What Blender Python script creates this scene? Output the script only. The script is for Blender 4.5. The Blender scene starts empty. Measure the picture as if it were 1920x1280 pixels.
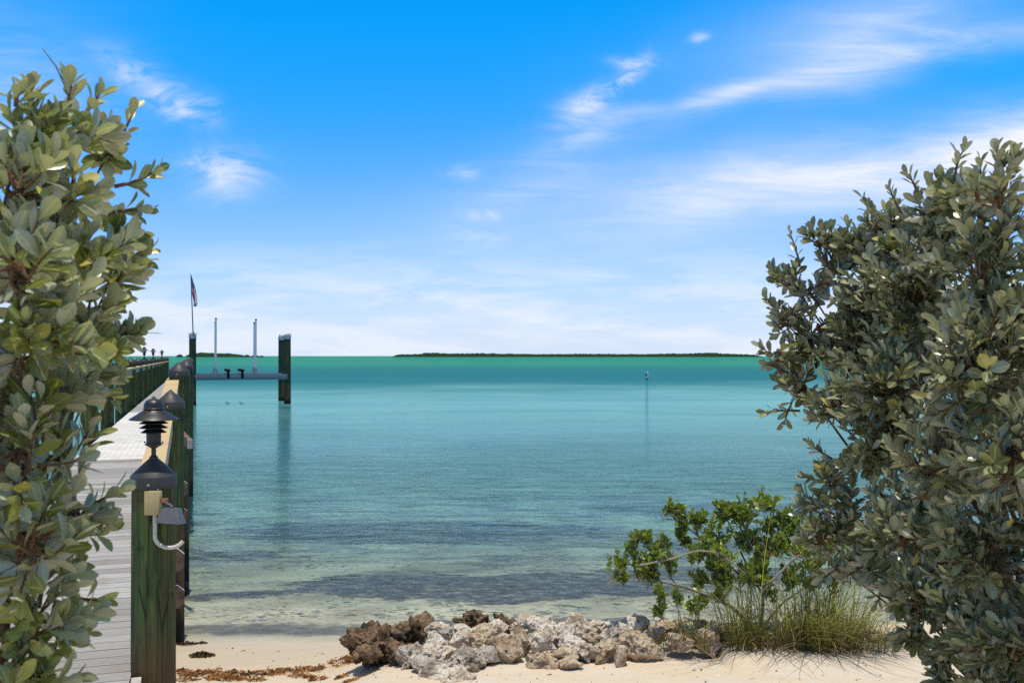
import bpy, bmesh, math, random
import numpy as np
from mathutils import Vector, Matrix, noise as mnoise

random.seed(7)
RNG = np.random.default_rng(11)
scene = bpy.context.scene
COL = scene.collection
R = math.radians

# ------------------------------------------------------------------ camera, sky, sun
CAMZ = 2.25            # eye height above the water (z = 0)
F = 1800.0             # focal length in photo pixels
HOR = 667.0            # horizon row of the photo
cam_d = bpy.data.cameras.new('camera')
cam = bpy.data.objects.new('camera', cam_d)
COL.objects.link(cam)
scene.camera = cam
cam.location = (0, 0, CAMZ)
cam.rotation_euler = (R(90), 0, 0)
cam_d.sensor_width = 36.0
cam_d.lens = 36.0 * F / 1920.0
cam_d.shift_y = (HOR - 640.0) / 1920.0
cam_d.clip_start = 0.05
cam_d.clip_end = 20000
cam_d.dof.use_dof = True
cam_d.dof.focus_distance = 9.0
cam_d.dof.aperture_fstop = 11.0

scene.render.engine = 'CYCLES'
scene.view_settings.view_transform = 'Standard'
scene.view_settings.look = 'None'
scene.view_settings.exposure = 0.0
scene.view_settings.gamma = 1.0
scene.view_settings.use_curve_mapping = False
scene.cycles.max_bounces = 8
scene.cycles.diffuse_bounces = 3
scene.cycles.glossy_bounces = 3
scene.cycles.transmission_bounces = 4
scene.cycles.transparent_max_bounces = 12
scene.cycles.sample_clamp_indirect = 4.0
scene.cycles.sample_clamp_direct = 20.0
scene.cycles.caustics_reflective = False
scene.cycles.caustics_refractive = False
scene.cycles.use_denoising = False

SUN_EL = 83.0
SUN_AZ = (0.22, -0.97)          # horizontal direction towards the sun
sd = bpy.data.lights.new('sun', 'SUN')
sun = bpy.data.objects.new('sun', sd)
COL.objects.link(sun)
sd.energy = 4.1
sd.angle = R(0.53)
sd.color = (1.0, 0.94, 0.84)
_h = Vector((SUN_AZ[0], SUN_AZ[1], 0)).normalized() * math.cos(R(SUN_EL))
sun_dir = Vector((_h.x, _h.y, math.sin(R(SUN_EL))))
sun.rotation_euler = sun_dir.to_track_quat('Z', 'Y').to_euler()
sun.location = (-5, -5, 30)


class G:
    """little node-graph helper: sockets or plain values go in, sockets come out"""
    def __init__(self, tree):
        self.t = tree

    def node(self, kind, ins=None, out=0, **props):
        n = self.t.nodes.new(kind)
        for k, v in props.items():
            setattr(n, k, v)
        for k, v in (ins or {}).items():
            s = n.inputs[k]
            if isinstance(v, bpy.types.NodeSocket):
                self.t.links.new(v, s)
            else:
                s.default_value = v
        return n.outputs[out] if out is not None else n

    def m(self, op, a, b=0.0, c=0.0, clamp=False):
        return self.node('ShaderNodeMath', {0: a, 1: b, 2: c}, operation=op, use_clamp=clamp)

    def mix(self, f, a, b, blend='MIX'):
        n = self.t.nodes.new('ShaderNodeMix')
        n.data_type = 'RGBA'
        n.blend_type = blend
        for i, v in ((0, f), (6, a), (7, b)):
            if isinstance(v, bpy.types.NodeSocket):
                self.t.links.new(v, n.inputs[i])
            else:
                n.inputs[i].default_value = v if i == 0 else (*v[:3], 1.0)
        return n.outputs[2]

    def rng(self, v, a, b, c=0.0, d=1.0, smooth=True):
        return self.node('ShaderNodeMapRange', {0: v, 1: a, 2: b, 3: c, 4: d},
                         interpolation_type='SMOOTHSTEP' if smooth else 'LINEAR')

    def noise(self, vec, scale, detail=3.0, rough=0.55, dist=0.0):
        return self.node('ShaderNodeTexNoise', {'Vector': vec, 'Scale': scale, 'Detail': detail,
                                                'Roughness': rough, 'Distortion': dist})

    def voro(self, vec, scale, feature='F1'):
        return self.node('ShaderNodeTexVoronoi', {'Vector': vec, 'Scale': scale}, feature=feature)

    def pos(self):
        return self.node('ShaderNodeNewGeometry', out=0)

    def obj(self):
        return self.node('ShaderNodeTexCoord', out=3)

    def mapping(self, vec, scale=(1, 1, 1), rot=(0, 0, 0), loc=(0, 0, 0)):
        return self.node('ShaderNodeMapping', {0: vec, 1: loc, 2: rot, 3: scale})

    def xyz(self, vec):
        n = self.node('ShaderNodeSeparateXYZ', {0: vec}, out=None)
        return n.outputs[0], n.outputs[1], n.outputs[2]

    def bump(self, h, strength=0.5, dist=0.01, normal=None):
        ins = {'Strength': strength, 'Distance': dist, 'Height': h}
        if normal is not None:
            ins['Normal'] = normal
        return self.node('ShaderNodeBump', ins)

    def ramp(self, f, stops):
        n = self.t.nodes.new('ShaderNodeValToRGB')
        self.t.links.new(f, n.inputs[0])
        e = n.color_ramp.elements
        while len(e) < len(stops):
            e.new(0.5)
        for el, (p, c) in zip(e, stops):
            el.position = p
            el.color = (*c, 1.0)
        return n.outputs[0]


# sky: Nishita, cooled towards the deep blue of the photo, with haze low down and cirrus wisps
world = bpy.data.worlds.new('World')
scene.world = world
world.use_nodes = True
wt = world.node_tree
wt.nodes.clear()
g = G(wt)
sky = wt.nodes.new('ShaderNodeTexSky')
sky.sky_type = 'NISHITA'
sky.sun_disc = False
sky.sun_elevation = R(SUN_EL)
sky.sun_rotation = math.atan2(SUN_AZ[0], SUN_AZ[1])
sky.ozone_density = 3.0
sky.dust_density = 0.6
sky.altitude = 0
gen = g.node('ShaderNodeTexCoord', out=0)
dx, dy, dz = g.xyz(gen)
ay = g.m('MAXIMUM', g.m('ABSOLUTE', dy), 0.06)
U = g.m('DIVIDE', dx, ay)
V = g.m('DIVIDE', dz, ay)
uv = g.node('ShaderNodeCombineXYZ', {0: U, 1: V, 2: 0.0})
warp = g.node('ShaderNodeTexNoise', {'Vector': uv, 'Scale': 5.0, 'Detail': 3.0}, out=1)
uvw = g.node('ShaderNodeVectorMath', {0: uv, 1: g.node('ShaderNodeVectorMath',
        {0: g.node('ShaderNodeVectorMath', {0: warp, 1: (0.5, 0.5, 0.5)}, operation='SUBTRACT'), 1: (0.10, 0.06, 0)},
        operation='MULTIPLY')}, operation='ADD')
Uw, Vw, _ = g.xyz(uvw)


def puff(px, py, rx, ry, ang, k, sharp=1.0):
    cu, cv = (px - 960) / F, (HOR - py) / F
    a = R(ang)
    du = g.m('SUBTRACT', Uw, cu)
    dv = g.m('SUBTRACT', Vw, cv)
    s = g.m('DIVIDE', g.m('ADD', g.m('MULTIPLY', du, math.cos(a)), g.m('MULTIPLY', dv, math.sin(a))), rx / F)
    t = g.m('DIVIDE', g.m('SUBTRACT', g.m('MULTIPLY', dv, math.cos(a)), g.m('MULTIPLY', du, math.sin(a))), ry / F)
    q = g.m('ADD', g.m('MULTIPLY', s, s), g.m('MULTIPLY', t, t))
    return g.m('MULTIPLY', g.m('EXPONENT', g.m('MULTIPLY', q, -sharp)), k)


fine = g.noise(g.mapping(uv, scale=(1, 2.0, 1), rot=(0, 0, R(-20))), 15.0, 9.0, 0.66, 0.9)
fine = g.rng(fine, 0.34, 0.68, 0.08, 1.35)
streak = g.noise(g.mapping(uv, scale=(1.0, 7.0, 1), rot=(0, 0, R(-13))), 6.0, 8.0, 0.66, 0.9)
streak = g.rng(streak, 0.28, 0.72, 0.42, 1.15)
puffs = [puff(285, 165, 75, 30, -32, 0.50), puff(340, 200, 60, 24, -22, 0.40), puff(425, 322, 75, 38, -6, 0.62),
         puff(1100, 200, 58, 26, 30, 0.62), puff(1165, 145, 55, 16, 52, 0.42), puff(1182, 108, 42, 13, 0, 0.40),
         puff(1285, 70, 18, 9, 20, 0.35), puff(862, 330, 28, 11, 2, 0.45), puff(880, 438, 55, 12, 0, 0.35),
         puff(905, 398, 60, 14, 8, 0.3), puff(1120, 250, 70, 22, 25, 0.25)]
acc = puffs[0]
for p in puffs[1:]:
    acc = g.m('ADD', acc, p)
acc = g.m('MULTIPLY', acc, fine)
veils = [puff(1330, 182, 220, 17, 12, 0.40), puff(1540, 135, 230, 30, 14, 0.34), puff(1620, 60, 180, 75, 20, 0.36), puff(1790, 95, 190, 30, 15, 0.28),
         puff(1640, 330, 480, 75, 8, 0.42), puff(1450, 350, 330, 45, 10, 0.34), puff(1910, 290, 170, 56, 14, 0.95),
         puff(990, 350, 160, 45, 14, 0.26), puff(20, 200, 200, 160, 0, 0.30), puff(1150, 250, 130, 28, 14, 0.20)]
acc2 = veils[0]
for p in veils[1:]:
    acc2 = g.m('ADD', acc2, p)
acc2 = g.m('MULTIPLY', acc2, streak)
acc2 = g.m('ADD', acc2, g.m('ADD', puff(1560, 60, 330, 90, 14, 0.20), puff(1560, 330, 560, 90, 6, 0.20)))
# low cloud bank just over the horizon
Vb = g.m('ABSOLUTE', V)
bank_n = g.noise(g.mapping(uv, scale=(1, 5.5, 1)), 6.0, 6.0, 0.6, 0.3)
bank = g.m('MULTIPLY', g.rng(bank_n, 0.40, 0.62), g.rng(Vb, 0.135, 0.04))
clouds = g.m('ADD', g.m('ADD', acc, acc2), g.m('MULTIPLY', bank, 0.62), clamp=True)
haze = g.m('EXPONENT', g.m('MULTIPLY', g.m('POWER', g.m('DIVIDE', Vb, 0.135), 1.7), -1.0))
low = g.mix(g.rng(g.m('ABSOLUTE', V), 0.12, 0.36), (0.008, 0.98, 2.1), (0.004, 1.36, 2.25))
base = g.mix(1.0, sky.outputs[0], low, 'MULTIPLY')
# added bright cloud overhead, out of view, keeps the shade neutral
over_n = g.rng(g.noise(gen, 2.2, 5, 0.6), 0.30, 0.62, 0.45, 1.0)
base = g.mix(g.m('MULTIPLY', g.rng(dz, 0.40, 0.62), over_n), base, (3.6, 3.5, 3.5))
skyc = g.mix(g.m('MULTIPLY', haze, 0.86), base, (7.9, 8.5, 10.0))
skyc = g.mix(clouds, skyc, (9.0, 9.3, 10.2))
bg = g.node('ShaderNodeBackground', {0: skyc, 1: 0.10})
g.node('ShaderNodeOutputWorld', {0: bg}, out=None)


# ------------------------------------------------------------------ helpers
def at(px, py, d):
    """a photo pixel at depth d, as a world point"""
    return Vector(((px - 960) / F * d, d, CAMZ - (py - HOR) / F * d))


def mat(name, rough=0.8, spec=0.3):
    m = bpy.data.materials.new(name)
    m.use_nodes = True
    t = m.node_tree
    b = t.nodes['Principled BSDF']
    b.inputs['Roughness'].default_value = rough
    b.inputs['Specular IOR Level'].default_value = spec
    return m, G(t), b


def setin(g_, sock, v):
    if isinstance(v, bpy.types.NodeSocket):
        g_.t.links.new(v, sock)
    else:
        sock.default_value = v


def tag(o, label=None, cat=None, group=None, kind=None):
    if label: o['label'] = label
    if cat: o['category'] = cat
    if group: o['group'] = group
    if kind: o['kind'] = kind
    return o


def empty(name, loc, label=None, cat=None, group=None):
    o = bpy.data.objects.new(name, None)
    o.empty_display_size = 0.2
    COL.objects.link(o)
    o.location = loc
    return tag(o, label, cat, group)


class MB:
    """collects shapes into ONE mesh"""
    def __init__(self):
        self.v, self.f, self.mi = [], [], []

    def add(self, vs, fs, mi=0):
        n = len(self.v)
        self.v.extend([tuple(p) for p in vs])
        self.f.extend([[i + n for i in f] for f in fs])
        self.mi.extend([mi] * len(fs))
        return self

    def box(self, c, size, rot=None, bev=0.0, mi=0):
        bm = bmesh.new()
        bmesh.ops.create_cube(bm, size=1.0)
        for v in bm.verts:
            v.co = Vector((v.co.x * size[0], v.co.y * size[1], v.co.z * size[2]))
        if bev > 0:
            bmesh.ops.bevel(bm, geom=bm.edges[:], offset=bev, segments=2, affect='EDGES', profile=0.6)
        M = rot.to_4x4() if rot is not None else Matrix.Identity(4)
        bm.verts.index_update()
        vs = [Vector(c) + (M @ v.co) for v in bm.verts]
        fs = [[v.index for v in f.verts] for f in bm.faces]
        bm.free()
        return self.add(vs, fs, mi)

    def tube(self, pts, radii, n=8, mi=0, cap=True):
        pts = [Vector(p) for p in pts]
        if not hasattr(radii, '__len__'):
            radii = [radii] * len(pts)
        vs, fs = [], []
        prev = None
        for i, p in enumerate(pts):
            a = pts[max(i - 1, 0)]
            b = pts[min(i + 1, len(pts) - 1)]
            d = (b - a)
            d = d.normalized() if d.length > 1e-9 else Vector((0, 0, 1))
            if prev is None:
                up = Vector((0, 0, 1)) if abs(d.z) < 0.9 else Vector((1, 0, 0))
                x = d.cross(up).normalized()
            else:
                x = (prev - d * prev.dot(d))
                x = x.normalized() if x.length > 1e-6 else d.orthogonal().normalized()
            prev = x
            y = d.cross(x)
            for k in range(n):
                t = 2 * math.pi * k / n
                vs.append(p + (x * math.cos(t) + y * math.sin(t)) * radii[i])
        for i in range(len(pts) - 1):
            for k in range(n):
                fs.append([i * n + k, i * n + (k + 1) % n, (i + 1) * n + (k + 1) % n, (i + 1) * n + k])
        if cap:
            fs.append(list(range(n))[::-1])
            fs.append([(len(pts) - 1) * n + k for k in range(n)])
        return self.add(vs, fs, mi)

    def lathe(self, prof, c=(0, 0, 0), n=28, mi=0, wob=None):
        c = Vector(c)
        vs, fs = [], []
        for i, (r, z) in enumerate(prof):
            for k in range(n):
                t = 2 * math.pi * k / n
                rr = r * (1 + (wob(t, z) if wob else 0))
                vs.append(c + Vector((rr * math.cos(t), rr * math.sin(t), z)))
        for i in range(len(prof) - 1):
            for k in range(n):
                fs.append([i * n + k, i * n + (k + 1) % n, (i + 1) * n + (k + 1) % n, (i + 1) * n + k])
        fs.append(list(range(n))[::-1])
        fs.append([(len(prof) - 1) * n + k for k in range(n)])
        return self.add(vs, fs, mi)

    def build(self, name, mats, parent=None, loc=(0, 0, 0), smooth=True, angle=35, rot=None):
        me = bpy.data.meshes.new(name)
        me.from_pydata(self.v, [], self.f)
        if not isinstance(mats, (list, tuple)):
            mats = [mats]
        for m_ in mats:
            me.materials.append(m_)
        if any(self.mi):
            me.polygons.foreach_set('material_index', self.mi)
        if smooth:
            me.polygons.foreach_set('use_smooth', [True] * len(me.polygons))
            if angle:
                me.set_sharp_from_angle(angle=R(angle))
        me.update()
        o = bpy.data.objects.new(name, me)
        COL.objects.link(o)
        if parent is not None:
            o.parent = parent
        o.location = loc
        if rot is not None:
            o.rotation_euler = rot
        return o


def leaf_mesh(name, lv, material, parent=None):
    V_, F_, rib = lv.arrays()
    ob = np_mesh(name, V_, F_, material, parent)
    at_ = ob.data.attributes.new('edge', 'FLOAT', 'POINT')
    at_.data.foreach_set('value', rib.astype(np.float32))
    return ob


def np_mesh(name, V_, F_, material, parent=None, loc=(0, 0, 0), smooth=True):
    me = bpy.data.meshes.new(name)
    V_ = np.asarray(V_, dtype=np.float32)
    F_ = np.asarray(F_, dtype=np.int32)
    k = F_.shape[1]
    me.vertices.add(len(V_))
    me.vertices.foreach_set('co', V_.ravel())
    me.loops.add(F_.size)
    me.loops.foreach_set('vertex_index', F_.ravel())
    me.polygons.add(len(F_))
    me.polygons.foreach_set('loop_start', np.arange(len(F_), dtype=np.int32) * k)
    me.polygons.foreach_set('use_smooth', np.full(len(F_), smooth))
    me.materials.append(material)
    me.update(calc_edges=True)
    me.validate()
    o = bpy.data.objects.new(name, me)
    COL.objects.link(o)
    if parent is not None:
        o.parent = parent
    o.location = loc
    return o


def sstep(a, b, x):
    t = min(max((x - a) / (b - a), 0.0), 1.0)
    return t * t * (3 - 2 * t)


def interp(x, pts):
    if x <= pts[0][0]: return pts[0][1]
    for (x0, y0), (x1, y1) in zip(pts, pts[1:]):
        if x <= x1:
            return y0 + (y1 - y0) * (x - x0) / (x1 - x0)
    return pts[-1][1]


# ------------------------------------------------------------------ materials
def m_sand():
    m, q, b = mat('sand', 0.95, 0.1)
    p = q.pos()
    x, y, z = q.xyz(p)
    dry = (0.585, 0.505, 0.395)
    wet = (0.50, 0.41, 0.29)
    c = q.mix(q.rng(q.noise(p, 3.0, 4), 0.35, 0.7), dry, (0.60, 0.48, 0.34))
    grain = q.noise(p, 95.0, 3.0, 0.75)
    c = q.mix(q.rng(grain, 0.58, 0.74, 0, 0.55), c, (0.34, 0.26, 0.18))
    c = q.mix(q.rng(grain, 0.40, 0.27, 0, 0.5), c, (0.85, 0.77, 0.64))
    wz = q.m('ADD', z, q.m('MULTIPLY', q.m('SUBTRACT', q.noise(p, 2.2, 3), 0.5), 0.09))
    c = q.mix(q.rng(wz, 0.19, 0.06), c, wet)
    # seabed: pale sand with dark seagrass beds
    sb = q.mix(q.rng(q.noise(p, 1.1, 4), 0.35, 0.68), (0.52, 0.465, 0.335), (0.33, 0.285, 0.195))
    c = q.mix(q.rng(wz, 0.02, -0.06), c, sb)
    grass_c = q.mix(q.noise(p, 2.3, 5, 0.7), (0.008, 0.012, 0.024), (0.058, 0.038, 0.036))
    wp = q.node('ShaderNodeTexNoise', {'Vector': p, 'Scale': 0.9, 'Detail': 5.0, 'Roughness': 0.62}, out=1)
    wx, wy, _ = q.xyz(wp)
    xs = q.m('ADD', x, q.m('MULTIPLY', q.m('SUBTRACT', wx, 0.5), 3.0))
    ys = q.m('ADD', y, q.m('MULTIPLY', q.m('SUBTRACT', wy, 0.5), 2.4))
    tot = None
    for (cx, cy, rx, ry, k) in SEAGRASS:
        s = q.m('DIVIDE', q.m('SUBTRACT', xs, cx), rx)
        t = q.m('DIVIDE', q.m('SUBTRACT', ys, cy), ry)
        e = q.m('MULTIPLY', q.rng(q.m('SQRT', q.m('ADD', q.m('MULTIPLY', s, s), q.m('MULTIPLY', t, t))), 1.45, 0.35), k)
        tot = e if tot is None else q.m('MAXIMUM', tot, e)
    rag = q.noise(q.mapping(p, scale=(0.55, 1.4, 1)), 2.4, 7, 0.72)
    tot = q.rng(q.m('ADD', tot, q.m('MULTIPLY', q.m('SUBTRACT', rag, 0.5), 1.7)), 0.36, 0.62)
    # small patches near the shore keep their own shape with only a fine wobble
    wp2 = q.node('ShaderNodeTexNoise', {'Vector': p, 'Scale': 5.0, 'Detail': 4.0, 'Roughness': 0.65}, out=1)
    wx2, wy2, _ = q.xyz(wp2)
    xs2 = q.m('ADD', x, q.m('MULTIPLY', q.m('SUBTRACT', wx2, 0.5), 0.55))
    ys2 = q.m('ADD', y, q.m('MULTIPLY', q.m('SUBTRACT', wy2, 0.5), 0.55))
    for (cx, cy, rx, ry, k) in SEAGRASS_NEAR:
        s = q.m('DIVIDE', q.m('SUBTRACT', xs2, cx), rx)
        t = q.m('DIVIDE', q.m('SUBTRACT', ys2, cy), ry)
        e = q.m('MULTIPLY', q.rng(q.m('SQRT', q.m('ADD', q.m('MULTIPLY', s, s), q.m('MULTIPLY', t, t))), 1.2, 0.6), k)
        tot = q.m('MAXIMUM', tot, e)
    loose = q.m('MULTIPLY', q.rng(q.noise(q.mapping(p, scale=(0.6, 1.3, 1)), 1.1, 7, 0.68), 0.45, 0.58), q.rng(y, 8.6, 11.5, 0, 0.85))
    tot = q.m('MAXIMUM', tot, q.m('MULTIPLY', loose, 0.9))
    tot = q.m('MULTIPLY', tot, q.rng(q.noise(p, 6.0, 4, 0.7), 0.28, 0.55, 0.62, 1.0))
    rub = q.m('MULTIPLY', q.rng(q.noise(p, 11.0, 6, 0.72), 0.48, 0.60), q.rng(q.noise(p, 1.7, 4, 0.6), 0.38, 0.58, 0.25, 0.95))
    tot = q.m('MAXIMUM', tot, q.m('MULTIPLY', rub, q.rng(y, 7.7, 8.3, 0.2, 1.0)))
    tot = q.m('MAXIMUM', tot, q.m('MULTIPLY', q.m('MULTIPLY', q.rng(y, 9.2, 10.6, 0, 0.42), q.rng(y, 13.0, 19.0, 1.0, 0.25)), q.rng(rag, 0.30, 0.60, 0.45, 1.0)))
    tot = q.m('MULTIPLY', q.m('MULTIPLY', tot, 0.93), q.rng(z, 0.0, -0.05))
    c = q.mix(tot, c, grass_c)
    setin(q, b.inputs['Base Color'], c)
    setin(q, b.inputs['Roughness'], q.rng(wz, 0.03, 0.12, 0.45, 0.95))
    h = q.m('ADD', q.m('MULTIPLY', q.noise(p, 110.0, 2), 0.3), q.noise(p, 9.0, 5, 0.6))
    h = q.m('ADD', h, q.m('MULTIPLY', q.noise(p, 2.6, 3), 1.4))
    setin(q, b.inputs['Normal'], q.bump(h, 0.7, 0.028))
    return m


def m_water():
    m = bpy.data.materials.new('water')
    m.use_nodes = True
    t = m.node_tree
    t.nodes.clear()
    q = G(t)
    p = q.pos()
    x, y, z = q.xyz(p)
    # ripples, longer across the wind
    n1 = q.noise(q.mapping(p, scale=(0.75, 1.6, 1), rot=(0, 0, R(8))), 2.6, 5, 0.6, 0.4)
    n2 = q.noise(q.mapping(p, scale=(0.5, 1.2, 1), rot=(0, 0, R(-14))), 0.55, 4, 0.6, 0.2)
    n3 = q.noise(q.mapping(p, scale=(0.8, 1.3, 1), rot=(0, 0, R(20))), 9.0, 3, 0.6)
    n4 = q.noise(q.mapping(p, scale=(0.55, 1.5, 1), rot=(0, 0, R(5))), 1.5, 2, 0.5, 0.5)
    calm = q.rng(y, 7.3, 9.5, 0.35, 1.25)
    n1 = q.m('SUBTRACT', 1.0, q.m('ABSOLUTE', q.m('MULTIPLY', q.m('SUBTRACT', n1, 0.5), 4.0)))
    h = q.m('ADD', q.m('ADD', q.m('MULTIPLY', n1, 0.020), q.m('MULTIPLY', n2, 0.060)), q.m('MULTIPLY', n3, 0.012))
    h = q.m('ADD', h, q.m('MULTIPLY', n4, q.rng(y, 14.0, 26.0, 0.085, 0.03)))
    h = q.m('MULTIPLY', q.m('MULTIPLY', h, calm), q.m('MULTIPLY', q.rng(y, 15.0, 27.0, 1.0, 0.28), q.rng(y, 40.0, 75.0, 1.0, 0.10)))
    nor = q.bump(h, 1.0, 1.0)
    # colour of the water body: pale turquoise over the near sand, blue over the grass beds, green shoal far out
    f = q.m('DIVIDE', q.m('LOGARITHM', q.m('MAXIMUM', y, 8.0), 10.0), 4.0)   # log10(y)/4
    wob = q.m('MULTIPLY', q.m('SUBTRACT', q.noise(q.mapping(p, scale=(0.6, 1, 1)), 0.06, 6, 0.65), 0.5), 0.085)
    f = q.m('ADD', f, wob)
    body = q.ramp(f, WATER_RAMP)
    body.node.color_ramp.interpolation = 'B_SPLINE'
    dark = q.rng(q.noise(q.mapping(p, scale=(0.35, 1, 1)), 0.16, 6, 0.62), 0.50, 0.66)
    dark = q.m('MULTIPLY', dark, q.rng(y, 180, 60, 0, 0.38))
    body = q.mix(dark, body, (0.015, 0.12, 0.17))
    mott = q.noise(q.mapping(p, scale=(0.5, 1.4, 1)), 1.2, 5, 0.65)
    body = q.mix(q.rng(mott, 0.42, 0.68, 0, 0.30), body, (0.015, 0.13, 0.19))  # shading of the far ripples put into the body colour as mottling
    dif = q.node('ShaderNodeBsdfDiffuse', {'Color': body, 'Normal': nor})
    tint = q.ramp(q.rng(y, 7.0, 30.0, smooth=False), [(0.0, (0.99, 0.99, 0.97)), (0.08, (0.93, 0.975, 0.95)), (0.16, (0.80, 0.94, 0.935)), (0.3, (0.66, 0.90, 0.91)), (0.5, (0.48, 0.83, 0.86)), (1.0, (0.30, 0.72, 0.78))])
    tr = q.node('ShaderNodeBsdfTransparent', {'Color': tint})
    fb = q.rng(y, 11.0, 44.0, 0.0, 1.0, smooth=False)
    under = q.node('ShaderNodeMixShader', {0: fb, 1: tr, 2: dif})
    gl = q.node('ShaderNodeBsdfGlossy', {'Color': q.mix(q.rng(y, 10.0, 30.0), (0.58, 0.82, 0.90), (0.50, 0.83, 0.755)), 'Roughness': 0.012, 'Normal': nor})
    fr = q.node('ShaderNodeFresnel', {'IOR': 1.33, 'Normal': nor})
    k = q.rng(fr, 0.02, 0.80, 0.01, 0.78, smooth=False)
    chop = q.m('SUBTRACT', q.noise(q.mapping(p, scale=(0.8, 1, 1)), 0.075, 6, 0.68, 0.5), 0.5)
    yy = q.m('ADD', q.m('ADD', y, q.m('MULTIPLY', x, -0.22)), q.m('MULTIPLY', chop, 62.0))
    k = q.m('MULTIPLY', k, q.rng(yy, 88.0, 36.0, 0.07, 0.84))
    k = q.m('MULTIPLY', k, q.rng(y, 8.3, 14.0, 0.38, 1.06))
    wind = q.noise(q.mapping(p, scale=(0.22, 1, 1), rot=(0, 0, R(-7))), 0.20, 5, 0.6, 0.8)
    k = q.m('MULTIPLY', k, q.rng(wind, 0.32, 0.68, 0.66, 1.06))
    fin = q.node('ShaderNodeMixShader', {0: k, 1: under, 2: gl})
    q.node('ShaderNodeOutputMaterial', {0: fin}, out=None)
    return m


def m_pile(name, green=(0.032, 0.055, 0.018), green2=(0.085, 0.115, 0.035)):
    m, q, b = mat(name, 0.8, 0.25)
    p = q.pos()
    x, y, z = q.xyz(p)
    gr = q.noise(q.mapping(p, scale=(1, 1, 0.06)), 42.0, 5, 0.65, 0.6)
    big = q.noise(q.mapping(p, scale=(1, 1, 0.25)), 9.0, 4, 0.6)
    c = q.mix(q.rng(gr, 0.36, 0.66), green, green2)
    c = q.mix(q.rng(big, 0.44, 0.64, 0, 0.85), c, (0.080, 0.062, 0.024))
    blot = q.noise(q.mapping(p, scale=(1, 1, 0.45)), 17.0, 5, 0.7)
    c = q.mix(q.rng(blot, 0.54, 0.66, 0, 0.75), c, (0.016, 0.022, 0.010))
    c = q.mix(q.rng(gr, 0.40, 0.30, 0, 0.85), c, (0.012, 0.014, 0.008))
    crack = q.voro(q.mapping(p, scale=(1, 1, 0.05)), 22.0, 'DISTANCE_TO_EDGE')
    c = q.mix(q.rng(crack, 0.03, 0.0, 0, 0.8), c, (0.008, 0.008, 0.006))
    zz = q.m('ADD', z, q.m('MULTIPLY', q.m('SUBTRACT', big, 0.5), 0.5))
    c = q.mix(q.rng(zz, 1.0, 0.72), c, q.mix(gr, (0.045, 0.028, 0.010), (0.15, 0.095, 0.035)))
    c = q.mix(q.rng(zz, 0.30, 0.14), c, (0.012, 0.011, 0.008))
    setin(q, b.inputs['Base Color'], c)
    hh = q.m('ADD', gr, q.m('MULTIPLY', q.rng(crack, 0.0, 0.04), 0.8))
    setin(q, b.inputs['Normal'], q.bump(hh, 0.7, 0.008))
    return m


THETA = math.atan(0.3294)
CT, ST = math.cos(THETA), math.sin(THETA)


def m_board(name, c1, c2, dots=False, rough=0.75, gscale=1.0):
    m, q, b = mat(name, rough, 0.08)
    p = q.mapping(q.pos(), rot=(0, 0, -THETA))
    ri = q.node('ShaderNodeNewGeometry', out=8)
    grn = q.noise(q.mapping(p, scale=(0.05, 1, 1)), 120.0 * gscale, 4, 0.65)
    c = q.mix(ri, c1, c2)
    c = q.mix(q.rng(grn, 0.45, 0.72, 0, 0.45), c, tuple(v * 0.62 for v in c1))
    st = q.noise(q.pos(), 4.0, 5, 0.65)
    c = q.mix(q.rng(st, 0.52, 0.72, 0, 0.45), c, (0.22, 0.175, 0.13))
    sp_ = q.noise(q.pos(), 38.0, 3, 0.7)
    c = q.mix(q.rng(sp_, 0.66, 0.74, 0, 0.5), c, (0.13, 0.10, 0.075))
    if dots:
        vx, vy, vz = q.xyz(p)
        sx = q.m('ABSOLUTE', q.m('SUBTRACT', q.m('FRACT', q.m('MULTIPLY', vx, 16.0)), 0.5))
        sy = q.m('ABSOLUTE', q.m('SUBTRACT', q.m('FRACT', q.m('MULTIPLY', vy, 8.0)), 0.5))
        hole = q.m('MULTIPLY', q.m('LESS_THAN', sx, 0.2), q.m('LESS_THAN', sy, 0.14))
        c = q.mix(q.m('MULTIPLY', hole, 0.55), c, (0.30, 0.30, 0.28))
    setin(q, b.inputs['Base Color'], c)
    setin(q, b.inputs['Normal'], q.bump(grn, 0.35, 0.003))
    return m


def m_simple(name, c1, c2=None, rough=0.5, spec=0.4, metal=0.0, scale=30.0, bump=0.15):
    m, q, b = mat(name, rough, spec)
    p = q.obj()
    n = q.noise(p, scale, 4, 0.6)
    c = q.mix(q.rng(n, 0.38, 0.68), c1, c2 or tuple(v * 0.8 for v in c1))
    setin(q, b.inputs['Base Color'], c)
    b.inputs['Metallic'].default_value = metal
    setin(q, b.inputs['Roughness'], q.rng(n, 0.3, 0.7, rough * 0.85, min(1.0, rough * 1.15)))
    if bump:
        setin(q, b.inputs['Normal'], q.bump(q.noise(p, scale * 4, 3), bump, 0.002))
    return m


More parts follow.
